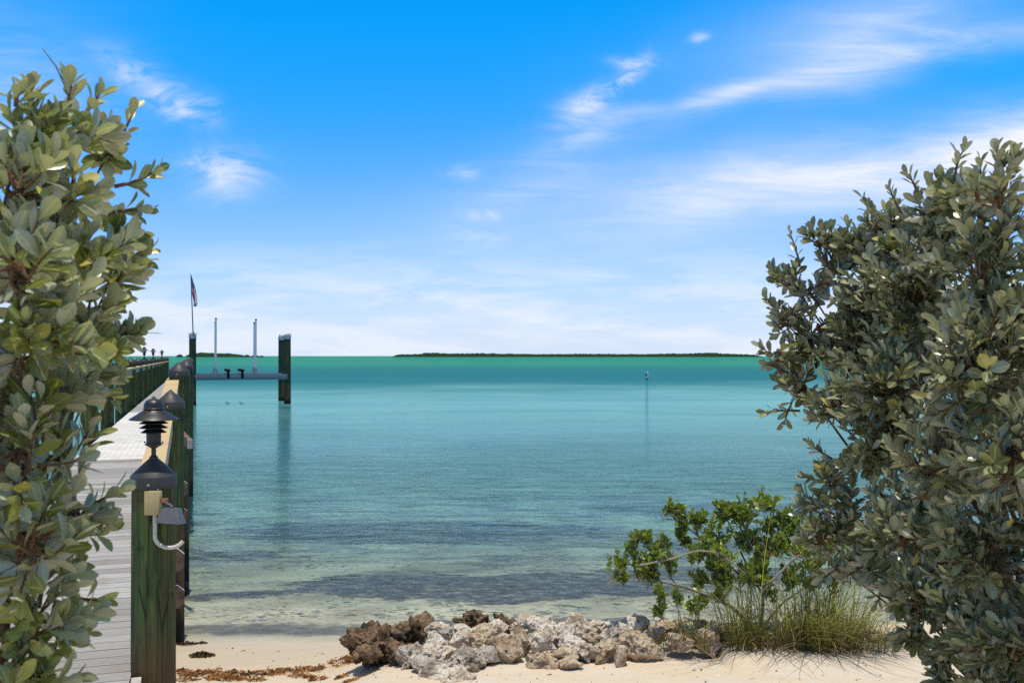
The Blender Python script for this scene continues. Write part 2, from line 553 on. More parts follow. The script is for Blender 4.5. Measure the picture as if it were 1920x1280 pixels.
def m_leaf(name, top, top2, under, translucent=(0.16, 0.22, 0.03), gloss=0.42, tf=0.28, spec=0.5, rib=True):
    m = bpy.data.materials.new(name)
    m.use_nodes = True
    t = m.node_tree
    t.nodes.clear()
    q = G(t)
    geo = q.node('ShaderNodeNewGeometry', out=None)
    ri, back = geo.outputs[8], geo.outputs[6]
    silvery = q.m('GREATER_THAN', q.m('FRACT', q.m('MULTIPLY', ri, 91.3)), 0.80)  # random leaves take the silvery underside tone, also standing in for highlights
    c = q.mix(q.m('POWER', ri, 1.5), tuple(v * 0.62 for v in top), tuple(v * 1.18 for v in top2))
    yel = q.m('GREATER_THAN', q.m('FRACT', q.m('MULTIPLY', ri, 37.7)), 0.93)
    c = q.mix(q.m('MULTIPLY', silvery, 0.6), c, tuple(v * 1.15 for v in under))
    c = q.mix(q.m('MULTIPLY', yel, 0.6), c, tuple(v * w for v, w in zip(top2, (2.6, 2.1, 1.0))))
    n = q.noise(q.pos(), 60.0, 3)
    c = q.mix(q.rng(n, 0.4, 0.75, 0, 0.35), c, tuple(v * 0.6 for v in top))
    u = q.mix(q.m('FRACT', q.m('MULTIPLY', ri, 13.3)), under, tuple(v * 0.72 for v in under))
    c = q.mix(back, c, u)
    edge = q.node('ShaderNodeAttribute', out=2, attribute_name='edge')
    if rib:
        c = q.mix(q.rng(edge, 0.17, 0.05, 0, 0.55), c, tuple(min(1, v * 1.9 + 0.05) for v in top2))
        c = q.mix(q.rng(q.noise(q.pos(), 38.0, 4, 0.7), 0.63, 0.72, 0, 0.7), c, (0.14, 0.085, 0.03))
    b = q.node('ShaderNodeBsdfPrincipled', {'Base Color': c, 'Roughness': q.rng(q.m('FRACT', q.m('MULTIPLY', ri, 7.1)), 0, 1, gloss * 0.8, gloss * 1.5),
                                            'Specular IOR Level': spec, 'Normal': q.bump(q.noise(q.pos(), 220.0, 2), 0.2, 0.001)})
    tl = q.node('ShaderNodeBsdfTranslucent', {'Color': (*translucent, 1)})
    fin = q.node('ShaderNodeMixShader', {0: tf, 1: b, 2: tl})
    q.node('ShaderNodeOutputMaterial', {0: fin}, out=None)
    return m


def m_rock(name, light, mid, dark):
    m, q, b = mat(name, 0.92, 0.2)
    p = q.pos()
    n1 = q.noise(p, 9.0, 6, 0.66)
    n2 = q.noise(p, 38.0, 5, 0.7)
    pit = q.voro(q.node('ShaderNodeVectorMath', {0: p, 1: q.node('ShaderNodeTexNoise', {'Vector': p, 'Scale': 25.0}, out=1)},
                        operation='ADD'), 34.0)
    nz = q.xyz(q.node('ShaderNodeNewGeometry', out=1))[2]
    c = q.mix(q.rng(n1, 0.40, 0.62), light, mid)
    c = q.mix(q.rng(n2, 0.53, 0.64, 0, 0.85), c, dark)
    n3 = q.noise(p, 4.5, 5, 0.7)
    c = q.mix(q.rng(n3, 0.54, 0.66, 0, 0.45), c, tuple(0.6 * a_ + 0.4 * b_ for a_, b_ in zip(dark, mid)))
    c = q.mix(q.rng(pit, 0.16, 0.04, 0, 0.85), c, dark)
    setin(q, b.inputs['Base Color'], c)
    h = q.m('ADD', q.m('MULTIPLY', q.rng(pit, 0.0, 0.28), 0.9), q.m('ADD', n2, q.m('MULTIPLY', n1, 0.8)))
    setin(q, b.inputs['Normal'], q.bump(h, 1.0, 0.022))
    return m


# seagrass beds on the bottom: centre x, centre y, radius x, radius y, density (metres)
SEAGRASS = [(-0.4, 10.7, 2.4, 1.05, 1.25), (-2.6, 10.2, 1.0, 0.6, 0.6), (2.3, 11.6, 2.2, 0.8, 0.75), (-1.6, 15.6, 3.4, 1.5, 1.0), (3.2, 14.0, 2.6, 1.0, 0.6),
            (4.2, 18.5, 4.0, 1.5, 0.7), (-4.0, 13.2, 1.4, 0.9, 0.6), (0.5, 20.5, 5.0, 1.4, 0.5)]
SEAGRASS_NEAR = [(-2.05, 8.15, 1.25, 0.32, 0.8), (0.65, 8.75, 0.50, 0.22, 0.85), (-0.66, 8.62, 0.16, 0.13, 0.85),
                 (-0.46, 8.85, 0.12, 0.1, 0.8), (0.45, 7.95, 0.55, 0.16, 0.7), (1.2, 8.5, 0.5, 0.1, 0.6), (-1.0, 8.1, 0.35, 0.12, 0.6)]
WATER_RAMP = [(0.0, (0.14, 0.33, 0.33)), (0.36, (0.13, 0.33, 0.33)), (0.405, (0.11, 0.29, 0.28)), (0.455, (0.028, 0.165, 0.190)), (0.50, (0.015, 0.130, 0.165)),
              (0.555, (0.016, 0.145, 0.160)), (0.605, (0.032, 0.215, 0.150)), (1.0, (0.032, 0.225, 0.145))]

M = {}
M['sand'] = m_sand()
M['water'] = m_water()
M['pile'] = m_pile('treated_pile')
M['lift_pile'] = m_pile('dark_pile', (0.010, 0.030, 0.016), (0.025, 0.062, 0.032))
M['deck'] = m_board('grey_decking', (0.25, 0.235, 0.215), (0.41, 0.39, 0.365))
M['white_deck'] = m_board('white_panel', (0.60, 0.575, 0.53), (0.68, 0.65, 0.60), dots=True)
M['rail'] = m_board('tan_rail', (0.50, 0.37, 0.19), (0.56, 0.42, 0.22))
M['beam'] = m_simple('weathered_beam', (0.19, 0.13, 0.095), (0.11, 0.075, 0.05), 0.85, 0.2, scale=14)
M['cut_end'] = m_simple('pale_cut_wood', (0.50, 0.45, 0.40), (0.40, 0.35, 0.31), 0.85, 0.2, scale=20)
M['cap'] = m_simple('black_cap', (0.032, 0.030, 0.030), (0.046, 0.043, 0.042), 0.55, 0.4, scale=18, bump=0.1)
M['lamp'] = m_simple('black_powder_coat', (0.012, 0.0115, 0.012), (0.020, 0.019, 0.020), 0.42, 0.5, scale=25, bump=0.05)
M['hood'] = m_simple('grey_hood', (0.085, 0.088, 0.095), (0.10, 0.10, 0.11), 0.5, 0.4)
M['glass'] = m_simple('lamp_glass', (0.05, 0.05, 0.05), None, 0.12, 0.8, bump=0)
M['tan_box'] = m_simple('tan_enamel', (0.47, 0.37, 0.17), (0.43, 0.33, 0.15), 0.55, 0.4, bump=0.05)
M['pvc'] = m_simple('grey_pvc', (0.52, 0.50, 0.44), (0.46, 0.44, 0.38), 0.5, 0.4)
M['copper'] = m_simple('copper', (0.45, 0.17, 0.07), None, 0.45, 0.5, metal=0.6)
M['steel'] = m_simple('galvanised_steel', (0.33, 0.34, 0.35), (0.24, 0.25, 0.26), 0.45, 0.5, metal=0.5)
M['alu'] = m_simple('grey_aluminium', (0.135, 0.17, 0.20), (0.10, 0.13, 0.16), 0.5, 0.4, metal=0.2)
M['white_pvc'] = m_simple('white_pvc', (0.52, 0.54, 0.56), (0.46, 0.48, 0.50), 0.4, 0.5, bump=0)
M['bunk'] = m_simple('black_carpet', (0.012, 0.012, 0.014), (0.03, 0.022, 0.02), 0.95, 0.1)
M['leaf_left'] = m_leaf('silver_buttonwood_leaf', (0.140, 0.170, 0.030), (0.30, 0.32, 0.11), (0.48, 0.48, 0.36), (0.32, 0.36, 0.06), 0.26, 0.28, spec=0.65)
M['leaf_right'] = m_leaf('grey_buttonwood_leaf', (0.095, 0.112, 0.036), (0.29, 0.305, 0.15), (0.42, 0.42, 0.30), (0.20, 0.22, 0.06), 0.26, 0.25, spec=0.65)
M['leaf_mid'] = m_leaf('green_shrub_leaf', (0.105, 0.150, 0.016), (0.24, 0.30, 0.035), (0.17, 0.20, 0.06), (0.28, 0.38, 0.03), 0.36, 0.30)
M['dry_leaf'] = m_leaf('dry_leaf', (0.26, 0.09, 0.02), (0.20, 0.065, 0.02), (0.34, 0.15, 0.06), (0.4, 0.14, 0.02), 0.6, 0.2)
M['bark'] = m_simple('brown_bark', (0.085, 0.050, 0.030), (0.14, 0.085, 0.055), 0.9, 0.2, scale=60, bump=0.4)
M['twig'] = m_simple('red_brown_twig', (0.12, 0.065, 0.035), (0.18, 0.11, 0.06), 0.85, 0.2, scale=60, bump=0.3)
M['grey_bark'] = m_simple('grey_bark', (0.30, 0.26, 0.23), (0.20, 0.165, 0.145), 0.9, 0.2, scale=50, bump=0.4)
M['grass'] = m_leaf('beach_grass', (0.150, 0.185, 0.018), (0.36, 0.37, 0.065), (0.13, 0.13, 0.03), (0.26, 0.27, 0.04), 0.55, 0.3, rib=False)
M['dry_grass'] = m_leaf('dry_beach_grass', (0.19, 0.125, 0.05), (0.36, 0.27, 0.12), (0.22, 0.15, 0.07), (0.22, 0.15, 0.05), 0.6, 0.2, rib=False)
M['rock_white'] = m_rock('white_coral_rock', (0.78, 0.69, 0.56), (0.56, 0.43, 0.30), (0.065, 0.046, 0.030))
M['rock_grey'] = m_rock('grey_coral_rock', (0.60, 0.53, 0.43), (0.34, 0.27, 0.20), (0.045, 0.034, 0.024))
M['rock_tan'] = m_rock('tan_coral_rock', (0.66, 0.52, 0.36), (0.42, 0.29, 0.175), (0.07, 0.045, 0.028))
M['rock_brown'] = m_rock('brown_coral_rock', (0.30, 0.19, 0.11), (0.085, 0.060, 0.034), (0.012, 0.010, 0.007))
M['seaweed'] = m_simple('seaweed', (0.36, 0.16, 0.045), (0.13, 0.065, 0.03), 0.85, 0.2, scale=9)
M['dark_weed'] = m_simple('dark_seaweed', (0.045, 0.028, 0.016), (0.09, 0.05, 0.025), 0.85, 0.2, scale=12)
M['island'] = m_simple('mangrove_canopy', (0.012, 0.030, 0.014), (0.022, 0.045, 0.02), 0.95, 0.1, scale=0.12, bump=0)


# ------------------------------------------------------------------ ground and water
Z_LEFT = [(-3, 0.62), (4.2, 0.50), (5.2, 0.34), (6.2, 0.15), (7.0, 0.055), (7.55, 0.0), (8.5, -0.11), (10, -0.28), (14, -0.55), (30, -1.1), (60, -1.6), (200, -2.5)]
Z_RIGHT = [(-3, 0.58), (4.5, 0.50), (5.25, 0.465), (5.6, 0.405), (6.2, 0.36), (6.5, 0.28), (6.95, 0.05), (7.4, -0.03), (8.5, -0.14), (10, -0.28), (14, -0.55), (30, -1.1), (60, -1.6), (200, -2.5)]


def ground_z(x, y):
    k = sstep(-1.40, -0.55, x + 0.12 * mnoise.noise((x * 2, y * 2, 3)))
    z = interp(y, Z_LEFT) * (1 - k) + interp(y, Z_RIGHT) * k
    far = sstep(0.8, 1.35, x)
    if y > 5.3:
        z = max(z, far * (0.43 - 0.39 * sstep(6.5, 7.3, y)) - 0.6 * (1 - far)) if y < 7.4 else z
    if y < 9.5:
        a = 0.020 if y < 7.2 else 0.012
        z += a * mnoise.noise((x * 1.7, y * 1.7, 0.3)) + 0.35 * a * mnoise.noise((x * 5.5, y * 5.5, 1.3))
    return z


xs = np.concatenate([np.array([-400, -200, -90, -45, -25, -14, -9, -6.5, -5]), np.arange(-4.2, 4.2, 0.04), np.array([4.5, 5.2, 6.5, 9, 14, 25, 45, 90, 200, 400])])
ys = np.concatenate([np.array([-300, -120, -50, -20, -8, -2, 0.5, 2, 3, 3.6]), np.arange(4.0, 9.6, 0.04), np.array([9.9, 10.5, 11.5, 13, 15, 18, 22, 27, 33, 42, 55, 75, 110, 180])])
gv = np.array([(x, y, ground_z(x, y)) for y in ys for x in xs])
nx, ny = len(xs), len(ys)
ii = np.arange(nx * ny).reshape(ny, nx)
gf = np.stack([ii[:-1, :-1], ii[:-1, 1:], ii[1:, 1:], ii[1:, :-1]], -1).reshape(-1, 4)
o = np_mesh('sand_beach', gv, gf, M['sand'])
tag(o, kind='structure')

wx_ = np.array([-9000, -3000, -800, -200, -50, -12, 0, 12, 50, 200, 800, 3000, 9000.0])
wy_ = np.array([3.0, 6, 8, 10, 14, 20, 30, 50, 90, 160, 300, 700, 1500, 4000, 14000.0])
wv = np.array([(x, y, 0.0) for y in wy_ for x in wx_])
ii = np.arange(len(wx_) * len(wy_)).reshape(len(wy_), len(wx_))
wf = np.stack([ii[:-1, :-1], ii[:-1, 1:], ii[1:, 1:], ii[1:, :-1]], -1).reshape(-1, 4)
o = np_mesh('water', wv, wf, M['water'])
tag(o, kind='structure')


# ------------------------------------------------------------------ far islands
def island(name, px0, px1, d, tops, label, kind=None, deep=60.0, seg=260, base=0.0):
    """tops: list of (photo px, height in photo px); a low wooded ridge with a lumpy canopy"""
    x0, x1 = (px0 - 960) / F * d, (px1 - 960) / F * d
    rows = [0.0, 0.10, 0.3, 0.6, 1.0]
    hs = [0.0, 0.72, 1.0, 0.95, 0.0]
    sc = d / F
    vs = []
    for j, (r_, hk) in enumerate(zip(rows, hs)):
        for i in range(seg + 1):
            t = i / seg
            x = x0 + (x1 - x0) * t
            px = px0 + (px1 - px0) * t
            h = interp(px, tops) * sc
            e = min(1.0, 14 * t, 14 * (1 - t)) if seg < 60 else min(1.0, 60 * t, 60 * (1 - t))
            nz = 1 + 0.24 * mnoise.noise((x / sc * 0.35, j * 1.7, d * .01)) + 0.14 * mnoise.noise((x / sc * 0.9, j * 3.1, d * .02))
            vs.append((x + 0.4 * sc * mnoise.noise((i * 0.9, j * 2.0, 5)), d + r_ * deep + 1.2 * sc * mnoise.noise((i * 0.31, j, 9)),
                       max(h * hk * nz, 0) * math.sqrt(max(e, 0)) - (0.3 if j in (0, 4) else 0)))
    fs = []
    n = seg + 1
    for j in range(4):
        for i in range(seg):
            fs.append([j * n + i, j * n + i + 1, (j + 1) * n + i + 1, (j + 1) * n + i])
    ob = MB().add(vs, fs).build(name, M['island'], angle=None)
    tag(ob, label, 'island', kind=kind)
    return ob


island('mangrove_island', 733, 1432, 1900, [(733, 3.2), (745, 5), (780, 5.2), (800, 8), (830, 7), (860, 6.5), (900, 7.2), (940, 6.2), (1010, 5.5), (1100, 6), (1200, 5.5), (1290, 6.6), (1340, 8), (1370, 6.0), (1432, 4.0)],
       'long low dark green wooded island on the horizon', seg=420)
island('mangrove_islet', 346, 446, 1700, [(346, 5), (360, 7), (372, 8.5), (400, 6.5), (420, 7.0), (446, 4)], 'dark wooded islet on the horizon behind the tall pile with the flag', seg=90)
island('mangrove_islet', 330, 337.5, 1700, [(330, 4), (334, 5.5), (338, 4)], 'small round clump of trees on the horizon just left of the flag pile', seg=20, deep=20)
island('mangrove_islet', 456, 465, 1700, [(456, 3.5), (460, 4.6), (465, 3.5)], 'small islet between the larger islet and the right pair of thin white poles', seg=20, deep=20)
island('mangrove_islet', 470, 482, 1700, [(470, 3.2), (475, 4), (482, 3.2)], 'small islet on the horizon right behind the right pair of thin white poles', seg=20, deep=20)
island('mangrove_islet', 486, 490.5, 1700, [(486, 2.6), (488, 3.2), (490, 2.6)], 'tiniest islet on the horizon, rightmost before the wide pile pair', seg=16, deep=20)


# ------------------------------------------------------------------ pier
def pier(s, a, z):
    return Vector((-s * ST + a * CT, s * CT + a * ST, z))


def s_of(depth, a):
    return (depth - a * ST) / CT


RZ = Matrix.Rotation(THETA, 3, 'Z')


def deck_z(s):
    d = s * CT - 0.22
    return 0.37 + 0.08 * min(d, 10.0)


PIER0 = pier(s_of(3.7, -0.7), -0.75, 0.0)
pier_root = empty('pier', PIER0, 'long grey boardwalk pier on green piles running out from the beach', 'pier')
RL = -PIER0


def pslab(mb, s0, s1, a0, a1, z0a, z0b, th, mi=0, skew=0.0):
    """a board lying on the pier frame from s0 to s1; top at z0a (s0 end) and z0b (s1 end)"""
    P = [pier(s0, a0, z0a), pier(s0, a1, z0a), pier(s1, a1, z0b), pier(s1, a0, z0b)]
    Q = [p - Vector((0, 0, th)) for p in P]
    vs = [p + RL for p in P + Q]
    mb.add(vs, [[0, 1, 2, 3], [7, 6, 5, 4], [0, 4, 5, 1], [1, 5, 6, 2], [2, 6, 7, 3], [3, 7, 4, 0]], mi)


A_L, A_R = -1.216, -0.296
S_RAMP = s_of(10.0, -0.75)
S_WHITE = s_of(18.2, -0.75)
S_END = s_of(47.0, -0.75)
mb = MB()
s = s_of(3.7, -0.75)
k = 0
while s < S_RAMP - 0.02:
    e = s + 0.0985
    j = 0.006 * mnoise.noise((k * 3.1, 0, 0))
    dz = 0.0012 * mnoise.noise((k * 1.7, 4, 0))
    pslab(mb, s, e, A_L + j, A_R + j * 0.5, deck_z(s) + dz, deck_z(e) + dz, 0.03)
    s += 0.1045
    k += 1
mb.build('ramp_deck', M['deck'], pier_root, smooth=False)
mb = MB()
s = S_RAMP
while s < S_WHITE - 0.05:
    pslab(mb, s + 0.002, s + 0.300, A_L, A_R, deck_z(s) + 0.002, deck_z(s + 0.3) + 0.002, 0.03)
    s += 0.3045
mb.build('white_deck_panel', M['white_deck'], pier_root, smooth=False)
mb = MB()
s = S_WHITE
while s < S_END:
    pslab(mb, s, s + 0.139, A_L, A_R, deck_z(s), deck_z(s), 0.03)
    s += 0.145
mb.build('walkway_deck', M['deck'], pier_root, smooth=False)
# stringers under the deck and the kerb board at the shore end
mb = MB()
for a in (A_L + 0.06, -0.75, A_R - 0.06):
    for (q0, q1) in ((s_of(3.7, a), S_RAMP), (S_RAMP + .003, S_END)):
        pslab(mb, q0, q1, a - 0.025, a + 0.025, deck_z(q0) - 0.032, deck_z(q1) - 0.032, 0.18)
mb.build('stringer', M['beam'], pier_root, smooth=False)
mb = MB()
s0, s1 = s_of(3.75, -.28), s_of(4.53, -.28)
pslab(mb, s0, s1, A_R + 0.008, A_R + 0.052, deck_z(s0) + 0.012, deck_z(s1) + 0.012, 0.20)
mb.build('edge_board', M['cut_end'], pier_root, smooth=False)


def pile_mesh(name, h, r, seed, material, parent, loc, tilt=0.0):
    prof = [(r * (1.03 - 0.05 * t), h * t) for t in np.linspace(0, 1, 14)]
    w = lambda t, z: 0.022 * mnoise.noise((math.cos(t) * 1.2 + seed, math.sin(t) * 1.2, z * 0.9)) + 0.014 * mnoise.noise((math.cos(t) * 5 + seed, math.sin(t) * 5, z * 0.5))
    return MB().lathe(prof, n=36, wob=w).build(name, material, parent, loc, angle=50)


def add_cap(parent, z, r, bolt=True):
    c = MB().lathe([(r, 0), (r, 0.052), (r * 0.985, 0.056), (r * 0.5, 0.108), (r * 0.04, 0.152), (0.002, 0.153)], n=36).build('pile_cap', M['cap'], parent, (0, 0, z), angle=28)
    if bolt:
        b = MB()
        b.lathe([(0.006, 0), (0.0055, 0.003), (0.002, 0.006)], n=10)
        b.build('bolt', M['steel'], c, (0.015, -r - 0.0005, 0.02), rot=(R(90), 0, 0))
    return c


A_P = -0.19
right_d = [4.66, 7.6, 10.2, 15.4, 18.15, 20.9, 23.6, 26.4, 29.1, 31.9, 34.6, 37.4, 40.1, 44.5, 46.6]
left_d = [7.6, 10.2, 12.9, 15.4, 18.15, 20.9, 23.6, 26.4, 29.1, 31.9, 34.6, 37.4, 40.1, 42.8, 45.4, 46.8]
A_PL = -1.345
shift = {4.66: -0.004, 10.2: 0.02, 15.4: 0.05}
tops = []
right_piles = []
for i, d in enumerate(right_d):
    a = A_P + shift.get(d, 0.0)
    s = s_of(d, a)
    gz = -0.35 if d > 7 else 0.2
    if d > 11: gz = -1.6
    base_z = gz
    top = deck_z(s) + 0.87 + {4.66: 0.02, 7.6: 0.0, 10.2: 0.0}.get(d, 0.0)
    p = pier(s, a, base_z) + RL
    pl = pile_mesh('pile', top - base_z, 0.102, i * 3.7, M['pile'], pier_root, p)
    add_cap(pl, top - base_z - 0.004, 0.108)
    right_piles.append((s, a, top))
left_piles = []
for i, d in enumerate(left_d):
    a = A_PL
    s = s_of(d, a)
    base_z = -0.35 if d < 9 else -1.6
    top = deck_z(s) + 0.90
    pl = pile_mesh('pile', top - base_z, 0.102, 50 + i * 2.9, M['pile'], pier_root, pier(s, a, base_z) + RL)
    add_cap(pl, top - base_z - 0.004, 0.108, bolt=False)
    left_piles.append((s, a, top))
# hand rails: flat tan boards from pile to pile, with a grey board on edge below
for row, a0, a1 in ((right_piles, -0.297, -0.168), (left_piles, -1.345, -1.216)):
    for (s0, a_, t0), (s1, _, t1) in zip(row, row[1:]):
        mb = MB()
        q0, q1 = s0 + 0.104, s1 - 0.104
        z0, z1 = deck_z(q0) + 0.832, deck_z(q1) + 0.832
        pslab(mb, q0, q1, a0, a1, z0, z1, 0.036)
        mb.build('hand_rail', M['rail'], pier_root, smooth=False)
        mb = MB()
        ae = a1 - 0.004 if row is right_piles else a0 + 0.036
        pslab(mb, q0, q1, ae - 0.032, ae, z0 - 0.038, z1 - 0.038, 0.10)
        mb.build('rail_board', M['cut_end'], pier_root, smooth=False)
# cross beams bolted to the piles under the deck, ends clipped
for i, (s, a, t) in enumerate(right_piles):
    if i == 0:
        continue
    for lev in ((0.215, 0.50) if i < 3 else (0.215,)):
        zc = deck_z(s) - lev - 0.09
        mb = MB()
        sf = s - 0.128
        prof = [(-1.50, 0.09), (-0.135, 0.09), (-0.085, 0.045), (-0.085, -0.05), (-0.125, -0.09), (-1.50, -0.09)]
        f0 = [pier(sf - 0.022, aa, zc + zz) + RL for aa, zz in prof]
        f1 = [pier(sf + 0.022, aa, zc + zz) + RL for aa, zz in prof]
        n = len(prof)
        mb.add(f0 + f1, [list(range(n)), list(range(2 * n - 1, n - 1, -1))], 0)
        mb.add(f0 + f1, [[k, k + n, (k + 1) % n + n, (k + 1) % n] for k in range(n)], 1)
        mb.build('cross_beam', [M['beam'], M['cut_end']], pier_root, smooth=False)
# a raking brace whose pale sawn end shows beyond the second pile
c0 = at(330, 806, 9.6); c1 = at(356, 832, 9.0)
mb = MB()
dv = (c1 - c0)
mb.box((c0 + c1) / 2 + RL, (dv.length, 0.045, 0.085), rot=dv.to_track_quat('X', 'Z').to_matrix())
mb.box(c1 + dv.normalized() * 0.004 + RL, (0.012, 0.047, 0.087), rot=dv.to_track_quat('X', 'Z').to_matrix(), mi=1)
mb.build('brace', [M['beam'], M['cut_end']], pier_root, smooth=False)


# ------------------------------------------------------------------ tiered lamps
def tier_lamp(loc, label, near=False, scale=1.0):
    root = empty('tier_lamp', loc, label, 'lamp', 'black tiered lamps on the pier piles')
    S = scale
    n = 40 if near else 20
    L = lambda prof: [(r * S, z * S) for r, z in prof]
    MB().lathe(L([(0.020, -0.035), (0.020, -0.01), (0.011, 0.0), (0.011, 0.032), (0.020, 0.036), (0.022, 0.042)]), n=n).build('stem', M['lamp'], root)
    b = MB()
    b.lathe(L([(0.030, 0.042), (0.032, 0.046), (0.040, 0.048), (0.040, 0.056), (0.034, 0.058), (0.034, 0.104), (0.038, 0.106), (0.038, 0.118), (0.030, 0.120), (0.030, 0.175)]), n=n)
    b.build('body', M['lamp'], root)
    for kx in (-1, 1):
        MB().lathe(L([(0.004, 0), (0.004, 0.006)]), n=8).build('screw', M['lamp'], root, (kx * 0.041 * S, 0, 0.062 * S), rot=(0, R(90 * kx), 0))
    for j, (zz, rr) in enumerate(((0.108, 0.059), (0.130, 0.066), (0.152, 0.066))):
        MB().lathe(L([(0.030, zz + 0.014), (rr, zz), (rr + 0.0015, zz + 0.002), (0.034, zz + 0.019), (0.030, zz + 0.018)]), n=n).build('louvre', M['lamp'], root)
    MB().lathe(L([(0.040, 0.172), (0.112, 0.170), (0.1145, 0.173), (0.112, 0.176), (0.080, 0.196), (0.046, 0.218), (0.044, 0.221), (0.030, 0.222)]), n=n).build('shade', M['lamp'], root)
    t = MB().lathe(L([(0.049, 0.221), (0.050, 0.225), (0.046, 0.228), (0.046, 0.240), (0.045, 0.247), (0.036, 0.262), (0.022, 0.270), (0.013, 0.272), (0.009, 0.276), (0.008, 0.280), (0.003, 0.284)]), n=n).build('top', M['lamp'], root)
    if near:
        MB().lathe(L([(0.005, 0), (0.005, 0.006), (0.002, 0.008)]), n=8).build('screw', M['lamp'], t, (0, -0.050 * S, 0.222 * S), rot=(R(90), 0, 0))
    return root


sp, ap, tp = right_piles[0]
tier_lamp(pier(sp, ap, tp + 0.150 + 0.0), 'black tiered lamp standing on the nearest pile cap in front', near=True, scale=1.0)
near_lab = {7: 'biggest of the three black lamps seen against the sky on the far left railing',
            9: 'middle of the three small black lamps seen against the sky on the left railing',
            12: 'smallest and farthest black lamp at the very end of the left railing'}
for i, lab in near_lab.items():
    s, a, t = left_piles[i]
    tier_lamp(pier(s, a, t + 0.150), lab)

# ------------------------------------------------------------------ electrical box, conduit and spotlight on the near pile
pc = pier(sp, ap, 0)
bx = at(285, 943, pc.y - 0.145)
box_root = empty('electrical_box', bx, 'tan metal junction box with curved grey conduit on the nearest pile', 'junction box')
MB().box((0, 0.024, 0), (0.066, 0.042, 0.106), bev=0.004).build('housing', M['tan_box'], box_root)
MB().box((0, 0.000, 0), (0.072, 0.006, 0.112), bev=0.002).build('cover', M['tan_box'], box_root)
ctrl = []
for t in np.linspace(0, 1, 22):
    if t < 0.4:
        ctrl.append(Vector((0.006, 0.02, -0.054 - 0.11 * t / 0.4)))
    else:
        ang = (t - 0.4) / 0.6 * R(150)
        ctrl.append(Vector((0.006 + 0.062 * (1 - math.cos(ang)), 0.02 + 0.05 * (t - .4) / .6, -0.164 - 0.055 * math.sin(ang))))
MB().tube(ctrl, 0.0095, 12).build('conduit', M['pvc'], box_root)
MB().lathe([(0.004, 0), (0.004, 0.012)], n=8).build('screw', M['steel'], box_root, (0.024, 0.01, 0.053))

fl = at(322, 966, pc.y - 0.16)
fl_root = empty('flood_light', fl, 'small grey hooded spotlight on an arm beside the tan box', 'spotlight')
mb = MB()
prof_t, prof_b, dpt = 0.033, 0.058, 0.05
zt, zb = 0.036, -0.034
ring = lambda w, dd, z, off: [Vector((-w, -dd + off, z)), Vector((w, -dd + off, z)), Vector((w, dd + off, z)), Vector((-w, dd + off, z))]
vs = ring(prof_t, 0.026, zt, 0.0) + ring(prof_b, 0.048, zb, -0.004) + ring(prof_b - 0.003, 0.045, zb, -0.004) + ring(prof_t - 0.003, 0.023, zt - 0.004, 0)
fs = [[0, 1, 2, 3][::-1]]
for lo, hi in ((0, 4), (4, 8), (8, 12)):
    for k in range(4):
        fs.append([lo + k, lo + (k + 1) % 4, hi + (k + 1) % 4, hi + k][::-1])
fs.append([12, 13, 14, 15])
mb.add(vs, fs)
mb.build('hood', M['hood'], fl_root, smooth=False, rot=(R(-6), R(4), 0))
MB().lathe([(0.004, -0.048), (0.024, -0.046), (0.031, -0.034), (0.032, -0.01), (0.02, 0.02), (0.018, 0.03)], n=20).build('lamp_body', M['lamp'], fl_root)
a0 = Vector((0.004, 0.0, 0.036)); a1 = Vector((-0.012, 0.012, 0.048)); a2 = Vector((-0.044, 0.03, 0.056))
MB().tube([a0, a1, a2], [0.007, 0.007, 0.006], 10).build('arm', M['hood'], fl_root)
MB().box((-0.047, 0.040, 0.066), (0.022, 0.036, 0.018), bev=0.003).build('bracket', M['copper'], fl_root)

# ------------------------------------------------------------------ boat lift
LD = 45.0
lift_front_out = at(539, 757, LD); lift_front_out.z = 0
perp = Vector((CT, ST, 0)); along = Vector((-ST, CT, 0))
lift_front_in = lift_front_out - perp * 4.22
lift_back_out = lift_front_out + along * 3.25
lift_back_in = lift_front_in + along * 3.25
lift = empty('boat_lift', lift_front_out, 'empty boat lift with grey beam between tall dark piles by the pier', 'boat lift')
LR = -lift_front_out
top_z = CAMZ + (HOR - 632) / F * LD
for i, p in enumerate((lift_front_out, lift_front_in, lift_back_out, lift_back_in)):
    r_ = 0.155 if i != 2 else 0.16
    pl = pile_mesh('pile', top_z + 1.8, r_, 90 + i * 5, M['lift_pile'], lift, p + LR + Vector((0, 0, -1.8)))
    bd = MB().lathe([(r_ + 0.012, 0), (r_ + 0.012, 0.13), (r_ - 0.02, 0.135), (0.01, 0.136)], n=28).build('pile_band', M['steel'], pl, (0, 0, top_z + 1.8 - 0.09), angle=35)
    mb = MB()
    for k in range(34):
        a_ = random.uniform(0, 6.28); rr = r_ * math.sqrt(random.random())
        b0 = Vector((rr * math.cos(a_), rr * math.sin(a_), 0.134))
        tip = b0 + Vector((random.uniform(-.06, .06), random.uniform(-.06, .06), random.uniform(0.05, 0.17)))
        mb.tube([b0, tip], [0.013, 0.006], 5)
    mb.build('bird_spikes', [M['steel']], bd)


def lift_box(name, p0, p1, zc, w, h, m_):
    mb = MB()
    dv = p1 - p0
    mb.box((p0 + p1) / 2 + LR + Vector((0, 0, zc)), (dv.length, w, h), rot=dv.to_track_quat('X', 'Z').to_matrix(), bev=0.012)
    return mb.build(name, m_, lift)


zb_top = CAMZ - (701 - HOR) / F * LD
inset = along * -0.19
bm0 = lift_box('cradle_beam', lift_front_in + inset + perp * 0.1, lift_front_out + inset - perp * 0.02, zb_top - 0.125, 0.12, 0.25, M['alu'])
bm1 = lift_box('cradle_beam', lift_back_in - along * 0.2 + perp * 0.1, lift_back_out - along * 0.2, zb_top - 0.125, 0.12, 0.25, M['alu'])


